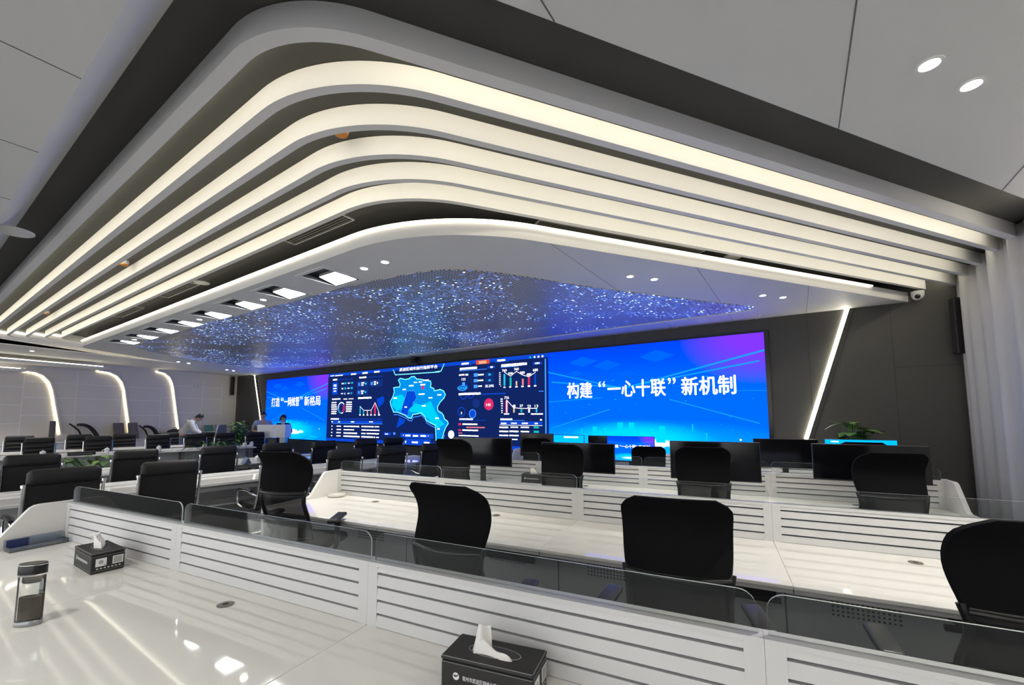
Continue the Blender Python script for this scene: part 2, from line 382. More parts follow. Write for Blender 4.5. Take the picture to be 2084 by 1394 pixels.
for i, (Y, n, n2, t, lab) in enumerate(FIN):
    R_ = 0.75 if i == 0 else 1.12
    o = loop(Y, n, n2, R_, 0.55); q = loop(Y+t, n-t, n2+t, R_-t, 0.55-t)
    m = MB(); ribbon(o, q, 3.35, 3.483, m)
    f = tag(m.build('ceiling_fin', K['fin'], smooth=True), lab, 'ceiling fin', 'curved ceiling fins')
    if i < 5:        # warm strip along the top of the inner side, washing the next fin
        a = loop(Y+t+0.001, n-t-0.001, n2+t+0.001, R_-t-0.001, 0.55-t-0.001); b = loop(Y+t+0.011, n-t-0.011, n2+t+0.011, R_-t-0.011, 0.55-t-0.011)
        m = MB(); ribbon(a, b, 3.445, 3.465, m); m.build('light_strip', K['led'], f)
# --- dropped ceiling in front of the video wall
RO = loop(2.41, -3.41, -9.88, 1.9, 0.6, yend=8.0); RI = loop(2.47, -3.47, -9.82, 1.84, 0.54, yend=8.0)
m = MB(); m.prism(RO, 3.2, 3.203); sof = m.build('ceiling_dropped', K['paint'], kind='structure', fix=True)
cut = MB()
for x in (-4.40, -5.46, -6.52, -7.57, -8.66, -9.72, -10.80, -11.88): cut.box(x-0.24, x+0.24, 2.54, 3.02, 3.1, 3.3)
cut = cut.build('cutter', K['paint']); bo = sof.modifiers.new('b', 'BOOLEAN'); bo.operation = 'DIFFERENCE'; bo.solver = 'EXACT'; bo.object = cut
me_ = bpy.data.meshes.new_from_object(sof.evaluated_get(bpy.context.evaluated_depsgraph_get())); sof.modifiers.clear(); sof.data = me_; bpy.data.objects.remove(cut)
m = MB(); ribbon(RO, RI, 3.2031, 3.335, m); m.build('rim', K['fin'], sof, smooth=True)
RS = [p for p in RO if p[1] < 7.35]; RS[0:0] = [((-3.41+SN*7.3)/CS, 7.3)]
def ins(d): 
    L = loop(2.41+d, -3.41-d, -9.88+d, 1.9-d, 0.6-d, yend=7.3); return L
m = MB(); ribbon(ins(-0.024), ins(-0.012), 3.328, 3.342, m)
tag(m.build('cove_light_strip', K['led_rim'], smooth=False), 'bright warm light line running round the top of the dropped ceiling rim', 'light strip')
m = MB()
for x in (-1.83, -0.83, 0.19):
    y0 = (CS*x+3.41)/SN; m.box(x-0.002, x+0.002, y0, 7.99, 3.1985, 3.2)
m.build('panel_joint', K['seam'], sof)
# --- star panel
def smooth_closed(P, n=6):
    out = []
    for i in range(len(P)):
        p0, p1, p2, p3 = [Vector((*P[(i+k-1) % len(P)], 0)) for k in range(4)]
        for j in range(n):
            t = j/n; out.append(0.5*((2*p1)+(p2-p0)*t+(2*p0-5*p1+4*p2-p3)*t*t+(3*p1-p0-3*p2+p3)*t**3))
    return [(p.x, p.y) for p in out]
OV = [(-12.9,3.35),(-11.8,3.02),(-8.6,2.98),(-5.7,3.06),(-4.6,3.08),(-3.5,3.2),(-3.0,3.4),(-2.58,3.9),(-2.14,4.66),(-1.51,5.6),(-0.91,6.45),(-0.45,7.08),(-0.8,7.2),(-2.2,7.22),(-5.6,7.38),(-11,7.45),(-13.6,7.2),(-14.6,6.3),(-14.0,4.9),(-13.3,3.9)]
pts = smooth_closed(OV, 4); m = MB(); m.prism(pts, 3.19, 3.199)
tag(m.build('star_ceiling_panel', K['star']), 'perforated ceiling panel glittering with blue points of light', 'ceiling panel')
m = MB(); m.tube([(-0.5,7.24,3.192),(-2.2,7.3,3.192),(-5.6,7.46,3.192),(-11,7.55,3.192),(-14,7.3,3.192)], 0.012, 6); m.build('trim_edge', K['fin'], kind='structure')
# --- square panel lights
TX = [-4.40, -5.46, -6.52, -7.57, -8.66, -9.72, -10.80, -11.88]
t0 = thing('square_ceiling_light', 'square ceiling light, first of the row, nearest the camera end', 'ceiling light', (TX[0], 2.78, 3.2), 0, 'row of square ceiling lights')
m = MB()
for a in ((-0.275,-0.23,-0.275,0.275),(0.23,0.275,-0.275,0.275),(-0.23,0.23,-0.275,-0.23),(-0.23,0.23,0.23,0.275)): m.box(a[0],a[1],a[2],a[3],-0.006,-0.0002)
m.build('frame', K['paint'], t0)
m = MB(); m.box(-0.238,-0.228,-0.238,0.238,0,0.07); m.box(0.228,0.238,-0.238,0.238,0,0.07); m.box(-0.228,0.228,-0.238,-0.228,0,0.07); m.box(-0.228,0.228,0.228,0.238,0,0.07); m.box(-0.238,0.238,-0.238,0.238,0.07,0.075); m.build('recess_box', K['hole'], t0)
m = MB(); m.add([(-0.17,-0.04,0.065),(0.17,-0.04,0.065),(0.2,0.2,0.065),(-0.2,0.2,0.065),(-0.17,-0.04,0.03),(0.17,-0.04,0.03),(0.2,0.2,-0.004),(-0.2,0.2,-0.004)], [(0,1,5,4),(1,2,6,5),(2,3,7,6),(3,0,4,7),(0,1,2,3)]); m.build('lamp_housing', K['paint'], t0)
MB().add([(-0.17,-0.04,0.0295),(0.17,-0.04,0.0295),(0.2,0.2,-0.0045),(-0.2,0.2,-0.0045)], [(0,1,2,3)]).build('diffuser', K['troffer'], t0, fix=False)
for i in range(1, 8):
    dup(t0, (TX[i], 2.78, 3.2), 0, f'square ceiling light, {ORD[i]} of the row counted from the camera end' if i < 7 else 'square ceiling light at the far end of the row, by the left wall')
# --- recessed spotlights
SPOTS = [(-3.48,2.8,3.2,'spotlight nearer the ceiling corner in the pair by the first square light'),(-3.82,2.8,3.2,'spotlight nearer the first square light, in the pair by the ceiling corner'),
 (-1.52,4.69,3.2,'spotlight on the star panel side of the middle pair at right'),(-1.32,4.95,3.2,'spotlight on the screen wall side of the middle pair at right'),
 (-0.31,6.45,3.2,'left spotlight of the pair nearest the slanted wall light at right'),(-0.09,6.71,3.2,'right spotlight of the pair nearest the slanted wall light at right'),
 (-6.0,2.8,3.2,'small spotlight between the second and third square lights'),(-8.1,2.8,3.2,'small spotlight between the fourth and fifth square lights'),(-11.34,2.8,3.2,'small spotlight between the last two square lights'),
 (-14.9,4.7,3.2,'spotlight nearer us in the first pair along the left rim'),(-15.05,5.0,3.2,'spotlight farther from us in the first pair along the left rim'),
 (-16.1,6.45,3.2,'spotlight nearer us in the pair by the far screen wall corner'),(-16.25,6.72,3.2,'spotlight farther from us in the pair by the far screen wall corner'),
 (-15.6,1.35,3.24,'spotlight nearer us in the pair above the stepped ledge of the left wall'),(-15.7,1.95,3.24,'spotlight farther from us in the pair above the stepped ledge of the left wall'),
 (0.58,2.56,3.2,'left spotlight of the bright pair in the flat ceiling at upper right'),(0.78,2.84,3.2,'right spotlight of the bright pair in the flat ceiling at upper right')]
s0 = None
def spot(x, y, z, lab):
    global s0
    if s0 is None:
        s0 = thing('recessed_spotlight', lab, 'spotlight', (x, y, z), 0, 'recessed ceiling spotlights')
        MB().lathe([(0.052,0),(0.052,-0.005),(0.038,-0.005),(0.038,-0.001)], 20).build('ring', K['paint'], s0)
        MB().lathe([(0.036,-0.002),(0.032,-0.006),(0.0,-0.010)], 20).build('lens', K['spot'], s0)
        ld = bpy.data.lights.new('spot_beam', 'SPOT'); ld.energy = SPOT_W; ld.spot_size = math.radians(95); ld.spot_blend = 0.7; ld.color = (1.0, 0.96, 0.9); ld.shadow_soft_size = 0.05
        lo = bpy.data.objects.new('spot_beam', ld); COL.objects.link(lo); lo.parent = s0; lo.location = (0, 0, -0.02)
        return s0
    return dup(s0, (x, y, z), 0, lab)
for a in SPOTS: spot(*a)
for k, (x, y) in enumerate([(-0.3,-0.6),(-2.3,-0.6),(-4.3,-0.6),(-6.5,-0.6),(1.2,-0.6)]):   # unseen spotlights added overhead to light the front rows
    o = spot(x, y, 3.2, 'added spotlight in the flat ceiling over the front desk row, out of view')
# --- slot vents in the recess
def vent(name, lab, p0, p1, wd, nsl=5):
    d = Vector((p1[0]-p0[0], p1[1]-p0[1], 0)); L = d.length; t = thing(name, lab, 'vent', (p0[0], p0[1], 3.485), math.atan2(d.y, d.x), 'slot air vents')
    m = MB(); m.box(0, L, -wd/2, wd/2, -0.004, 0); m.build('backing', K['hole'], t)
    m = MB()
    for a in ((0,L,-wd/2-0.012,-wd/2),(0,L,wd/2,wd/2+0.012),(-0.012,0,-wd/2-0.012,wd/2+0.012),(L,L+0.012,-wd/2-0.012,wd/2+0.012)): m.box(a[0],a[1],a[2],a[3],-0.012,0)
    m.build('frame', K['paint'], t)
    m = MB()
    for k in range(nsl):
        y = -wd/2+wd*(k+0.5)/nsl; m.box(0, L, y-0.006, y+0.006, -0.011, -0.004)
    m.build('slats', K['slat'], t)
vent('slot_vent', 'slot air vent behind the innermost fin, left of its corner', (-4.46,2.30), (-3.44,2.30), 0.16)
vent('slot_vent', 'slot air vent beside the light line on the right-hand run', (-2.02,3.44), (-0.85,5.14), 0.14)
vent('slot_vent', 'slot air vent behind the innermost fin, second from the corner', (-8.16,2.30), (-6.99,2.30), 0.16)
vent('slot_vent', 'slot air vent behind the innermost fin, third from the corner', (-10.5,2.30), (-9.3,2.30), 0.16)
# --- detectors and ceiling loudspeakers
d0 = None
for x, y, lab in ((-2.37,1.53,'smoke detector with orange face near the fin corner'),(-6.67,1.49,'smoke detector with orange face between fins, halfway left'),(-11.0,1.48,'smoke detector between fins at the far left')):
    if d0 is None:
        d0 = thing('smoke_detector', lab, 'smoke detector', (x, y, 3.485), 0, 'smoke detectors')
        MB().lathe([(0.05,0),(0.052,-0.02),(0.045,-0.045)], 18).build('housing', K['paint'], d0)
        MB().lathe([(0.046,-0.04),(0.042,-0.06),(0.0,-0.062)], 18).build('sensor_face', K['orange'], d0)
    else: dup(d0, (x, y, 3.485), 0, lab)
c0 = None
for x, y, z, r, lab in ((-5.72,0.53,3.26,0.13,'large round white loudspeaker at the edge of the flat ceiling, far left'),(-6.84,2.36,3.485,0.1,'round white ceiling loudspeaker between the slot vents at left'),(-0.55,5.5,3.485,0.1,'round white ceiling loudspeaker beside the right-hand light line')):
    m = MB(); m.lathe([(r,0.0),(r,-0.012),(r*0.9,-0.02),(0,-0.022)], 28)
    o = m.build('ceiling_loudspeaker', K['paint'], smooth=True, loc=(x, y, z)); tag(o, lab, 'loudspeaker', 'ceiling loudspeakers')
for x, y, lab in ((-0.42,7.62,'small white sprinkler below the dropped ceiling at right'),(-4.9,7.62,'small white sprinkler below the dropped ceiling, middle of the screen')):
    m = MB(); m.lathe([(0.035,0),(0.035,-0.01),(0.012,-0.014),(0.012,-0.04),(0.022,-0.045),(0.0,-0.05)], 14); tag(m.build('sprinkler', K['paint'], loc=(x, y, 3.199)), lab, 'sprinkler')
tag(MB().lathe([(0.16,0),(0.155,-0.008),(0,-0.01)], 28).build('ceiling_loudspeaker', K['paint'], loc=(-1.3,7.5,3.199)), 'flat round loudspeaker in the strip between star panel and screen', 'loudspeaker', 'ceiling loudspeakers')
# --- stepped soffits along the left wall
for t0_, t1_, z, d, lab in ((-4, 2.07, 2.83, 0.35, 'trim_1'), (-4, 3.61, 3.03, 0.8, 'trim_2')):
    P = [LW(t0_, 0), LW(t1_, 0), LW(t1_, d), LW(t0_, d)]
    m = MB(); m.prism([(p[0], p[1]) for p in P], z, z+0.06); o = m.build(lab, K['paint'], kind='structure')
    P = [LW(t0_, d-0.06), LW(t1_-0.12, d-0.06), LW(t1_-0.12, d-0.04), LW(t0_, d-0.04)]
    m = MB(); m.prism([(p[0], p[1]) for p in P], z+0.061, z+0.085); tag(m.build('cove_light_strip', K['led_rim']), 'light line on the lower stepped ledge of the left wall' if z < 2.9 else 'light line on the upper stepped ledge of the left wall', 'light strip')
P = [LW(-4, 0), LW(8.2, 0), (-16.6, 7.9), LW(1.0, 2.6), LW(-4, 2.6)]
m = MB(); m.prism([(p[0], p[1]) for p in P], 3.24, 3.26); m.build('ceiling_left', K['paint'], kind='structure')
# --- curved light strips on the left wall
for pl, lab in (([(2.10,2.86),(2.3,2.84),(2.48,2.75),(2.62,2.58),(2.70,2.35),(2.78,1.95),(2.95,1.1)],'nearest of the three curved light strips on the left wall'),
                ([(3.68,3.02),(3.95,3.0),(4.16,2.90),(4.32,2.70),(4.40,2.45),(4.47,2.05),(4.64,1.1)],'middle one of the three curved light strips on the left wall'),
                ([(5.28,3.16),(5.5,3.12),(5.68,2.98),(5.79,2.76),(5.85,2.5),(5.92,2.1),(6.10,1.1)],'curved light strip on the left wall nearest the screen')):
    m = MB(); m.tube([LW(t, 0.012, z) for t, z in pl], 0.009, 8); s = tag(m.build('curved_wall_light', K['led_curve'], smooth=True), lab, 'wall light', 'curved wall lights')
    m = MB(); m.tube([LW(t+0.045, 0.03, z+0.03) for t, z in pl], 0.03, 8); m.build('glow_stop_edge', K['wallgrey'], s, smooth=True)  # edge added to block the strip's glow on its right side
# --- slanted light strips on the screen wall
for a, b, lab in (((0.69,3.195),(0.08,1.235),'slanted white light strip on the dark wall right of the screen'),((-17.47,3.195),(-16.72,1.2),'slanted white light strip on the dark wall left of the screen')):
    m = MB(); m.tube([(a[0],7.985,a[1]),(b[0],7.985,b[1])], 0.026, 10); s = tag(m.build('slanted_wall_light', K['led_wall'], smooth=True), lab, 'wall light', 'slanted wall lights')
    sg = 1 if a[0] > 0 else -1
    m = MB(); m.add([(a[0]+0.03,7.999,a[1]),(a[0]+0.09,7.999,a[1]),(b[0]+0.09,7.999,b[1]),(b[0]+0.03,7.999,b[1]),(a[0]+0.03,7.97,a[1]),(a[0]+0.09,7.985,a[1]),(b[0]+0.09,7.985,b[1]),(b[0]+0.03,7.97,b[1])],[(4,5,6,7),(0,4,7,3),(1,2,6,5),(0,1,5,4),(3,7,6,2)]); m.build('channel', K['walldark'], s)
m = MB()
for k in range(11): m.box(-14.6+k*1.3, -13.5+k*1.3, 7.93, 7.96, 0.545, 0.59)
o = tag(m.build('base_light_strip', K['led_wall']), 'row of white light segments low on the wall under the screen', 'light strip')
struct(MB().box(-17, -0.2, 7.9, 8.0, 0, 0.8), 'trim_3', K['walldark'])
# --- curtain at the right
m = MB()
def cur(i, j):
    y = 3.2+4.74*i; a = 0.035*math.sin(y*13.0)+0.02*math.sin(y*29+1.3); return (1.87+a-0.02*math.sin(y*5), y, 0.03+3.44*j*1.0)
m.grid(cur, 170, 4); c = m.build('curtain', K['curtain'], smooth=True); tag(c, 'long white curtain in soft folds beside the dark wall at right', 'curtain')
sol = c.modifiers.new('thick', 'SOLIDIFY'); sol.thickness = 0.004
m = MB(); m.box(1.78, 1.80, -2.0, 5.3, 3.10, 3.115); m.box(1.768, 1.776, -2.0, 5.3, 3.07, 3.115, 1)
tag(m.build('cove_light_strip', [K['led_cove'], K['paint']]), 'warm light line above the curtain washing the flat ceiling', 'light strip')
# --- loudspeakers, cameras
t = thing('column_loudspeaker', 'tall black column loudspeaker in the corner by the white curtain', 'loudspeaker', (1.80, 7.8, 2.40), math.radians(20), 'column loudspeakers')
MB().rbox(-0.055,0.055,-0.05,0.05,0,0.74,0.012).build('cabinet', K['blackmatt'], t)
m = MB(); m.box(0.055,0.075,-0.02,0.02,0.05,0.12); m.box(0.055,0.075,-0.02,0.02,0.6,0.67); m.build('bracket', K['plastic'], t)
MB().box(-0.045,0.045,-0.054,-0.05,0.03,0.71).build('grille', K['plastic'], t)
p = LW(7.95, 0.1); dup(t, (p[0], p[1], 2.47), math.radians(-60), 'tall black column loudspeaker on the left wall near the far corner')
t = thing('dome_camera', 'white dome camera under the ceiling edge right of the slanted light', 'camera', (1.45, 7.85, 3.27), 0)
MB().lathe([(0.07,0.03),(0.07,-0.01),(0.065,-0.04),(0.05,-0.07),(0.025,-0.085),(0,-0.088)], 20).build('housing', K['paint'], t, smooth=True)
MB().sphere((-0.01,-0.045,-0.045), 0.032).build('lens', K['black'], t, smooth=True)
t = thing('ptz_camera', 'black camera mounted above the middle of the video wall', 'camera', (-8.45, 7.85, 3.03), 0)
MB().rbox(-0.11,0.11,-0.07,0.07,0.09,0.15,0.012).build('bracket', K['plastic'], t)
MB().lathe([(0.06,0.1),(0.085,0.06),(0.085,0.0),(0.05,-0.04),(0,-0.05)], 18).build('head', K['blackmatt'], t, smooth=True)
MB().sphere((0.0,-0.07,0.03), 0.035).build('lens', K['black'], t, smooth=True)
p = LW(6.64, 0.0); t = thing('wall_control_box', 'small white square box on the left wall above the man in the hoodie', 'wall box', (p[0], p[1], 2.69), math.atan2(SL.y, SL.x))
MB().rbox(-0.09,0.09,-0.05,0.0,0.0,0.17,0.01).build('case', K['paint'], t); MB().box(-0.06,0.06,-0.053,-0.05,0.03,0.14).build('cover', K['walllight'], t)
# ================================================================== VIDEO WALL
vw = thing('video_wall', 'huge blue LED video wall with two slides and a map dashboard', 'video wall', (0,0,0))
MB().box(-16.45, -0.34, 7.95, 8.0, 0.79, 3.0).build('frame', K['black'], vw)
sl = MB().box(-16.40, -12.50, 7.935, 7.949, 0.84, 2.96).build('slide', K['slide'], vw); sl['label'] = 'left slide with white lettering on blue'
sr = MB().box(-4.41, -0.40, 7.935, 7.949, 0.84, 2.96).build('slide', K['slide'], vw); sr['label'] = 'right slide with white lettering on blue'
db = MB().box(-12.49, -4.42, 7.935, 7.949, 0.84, 2.96).build('dashboard', K['d_bg'], vw); db['label'] = 'dark dashboard with glowing district map'
def slide_art(x0, x1, par):
    W = x1-x0; X = lambda s: x0+s*W; Z = lambda v: 0.84+v*2.12
    m = MB()
    def quad(P, k, y): m.add([(X(a), y, Z(b)) for a, b in P], [tuple(range(len(P)))], k)
    for cx, cz, w, h in ((0.33,0.83,0.075,0.05),(0.20,0.88,0.08,0.05),(0.57,0.88,0.08,0.055),(0.43,0.74,0.05,0.02),(0.16,0.77,0.05,0.03)):
        quad([(cx-w,cz),(cx,cz-h),(cx+w,cz),(cx,cz+h)], 0, 7.934)
    for a, b, wd in (((0.0,0.80),(0.36,0.63),.006),((0.02,0.70),(0.38,0.62),.006),((0.46,0.63),(1.0,0.86),.007),((0.46,0.63),(0.98,0.78),.006),((0.0,0.50),(0.30,0.53),.003),((0.02,0.24),(0.34,0.42),.004),((0.62,0.50),(0.97,0.30),.004),((0.8,0.56),(1,0.55),.002),((0.36,0.63),(0.40,0.615),.008),((0.42,0.615),(0.46,0.63),.008)):
        quad([(a[0],a[1]-wd),(b[0],b[1]-wd),(b[0],b[1]+wd),(a[0],a[1]+wd)], 1, 7.9335)
    for a, h, wd in ((0.26,0.13,.022),(0.29,0.09,.016),(0.315,0.12,.012),(0.365,0.10,.018),(0.39,0.17,.026),(0.42,0.11,.02),(0.445,0.17,.026),(0.475,0.10,.018),(0.54,0.12,.012),(0.565,0.10,.016),(0.585,0.14,.026)):
        quad([(a-wd/2,0.13),(a+wd/2,0.13),(a+wd/2,0.13+h),(a-wd/2,0.13+h)], 3, 7.9332)
    for P in ([(0.60,0.10),(0.72,0.08),(0.68,0.05),(0.58,0.07)],[(0.76,0.075),(0.88,0.05),(0.86,0.03),(0.74,0.05)],[(0.72,0.03),(0.84,0.015),(0.8,0.0),(0.70,0.01)],[(0.47,0.05),(0.6,0.03),(0.54,0.0),(0.42,0.02)],[(0.22,0.04),(0.34,0.06),(0.40,0.02),(0.3,0.0)],[(0.04,0.09),(0.11,0.10),(0.12,0.085),(0.05,0.075)]):
        quad(P, 2, 7.9332)
    for a, b in ((0.19,0.24),(0.15,0.17),(0.67,0.16),(0.715,0.29),(0.77,0.22)):
        quad([(a-.0015,b-.06),(a+.0015,b-.06),(a+.0025,b),(a-.0025,b)], 3, 7.933)
    quad([(0.895,0.165),(0.902,0.165),(0.902,0.178),(0.895,0.178)], 4, 7.933)
    for k in range(26):
        a, b = random.random(), random.uniform(0.2, 0.75); r = random.uniform(.002, .005); quad([(a-r*2,b),(a,b-r),(a+r*2,b),(a,b+r)], 1, 7.933)
    m.build('artwork', [K['tile'], K['ray'], K['tile2'], K['city'], K['w']], par, fix=False)
slide_art(-16.40, -12.50, sl); slide_art(-4.41, -0.40, sr)
def heading(parts, par, bold):
    for s, a, b, c, d in parts: text(s, a, b, c, d, 7.930, K['w'], par, 'lettering', bold=bold)
H0, H1 = 1.965, 2.285
heading([('构建',-3.96,-3.41,H0,H1),('“',-3.27,-3.13,H0+.21,H1),('一心十联',-3.08,-1.98,H0,H1),('”',-1.93,-1.80,H0+.21,H1),('新机制',-1.70,-0.84,H0,H1)], sr, 0.02)
heading([('打造',-15.99,-15.42,H0,H1),('“',-15.33,-15.17,H0+.19,H1),('一网统管',-15.12,-14.14,H0,H1),('”',-14.08,-13.94,H0+.21,H1),('新格局',-13.82,-12.88,H0,H1)], sl, 0.009)
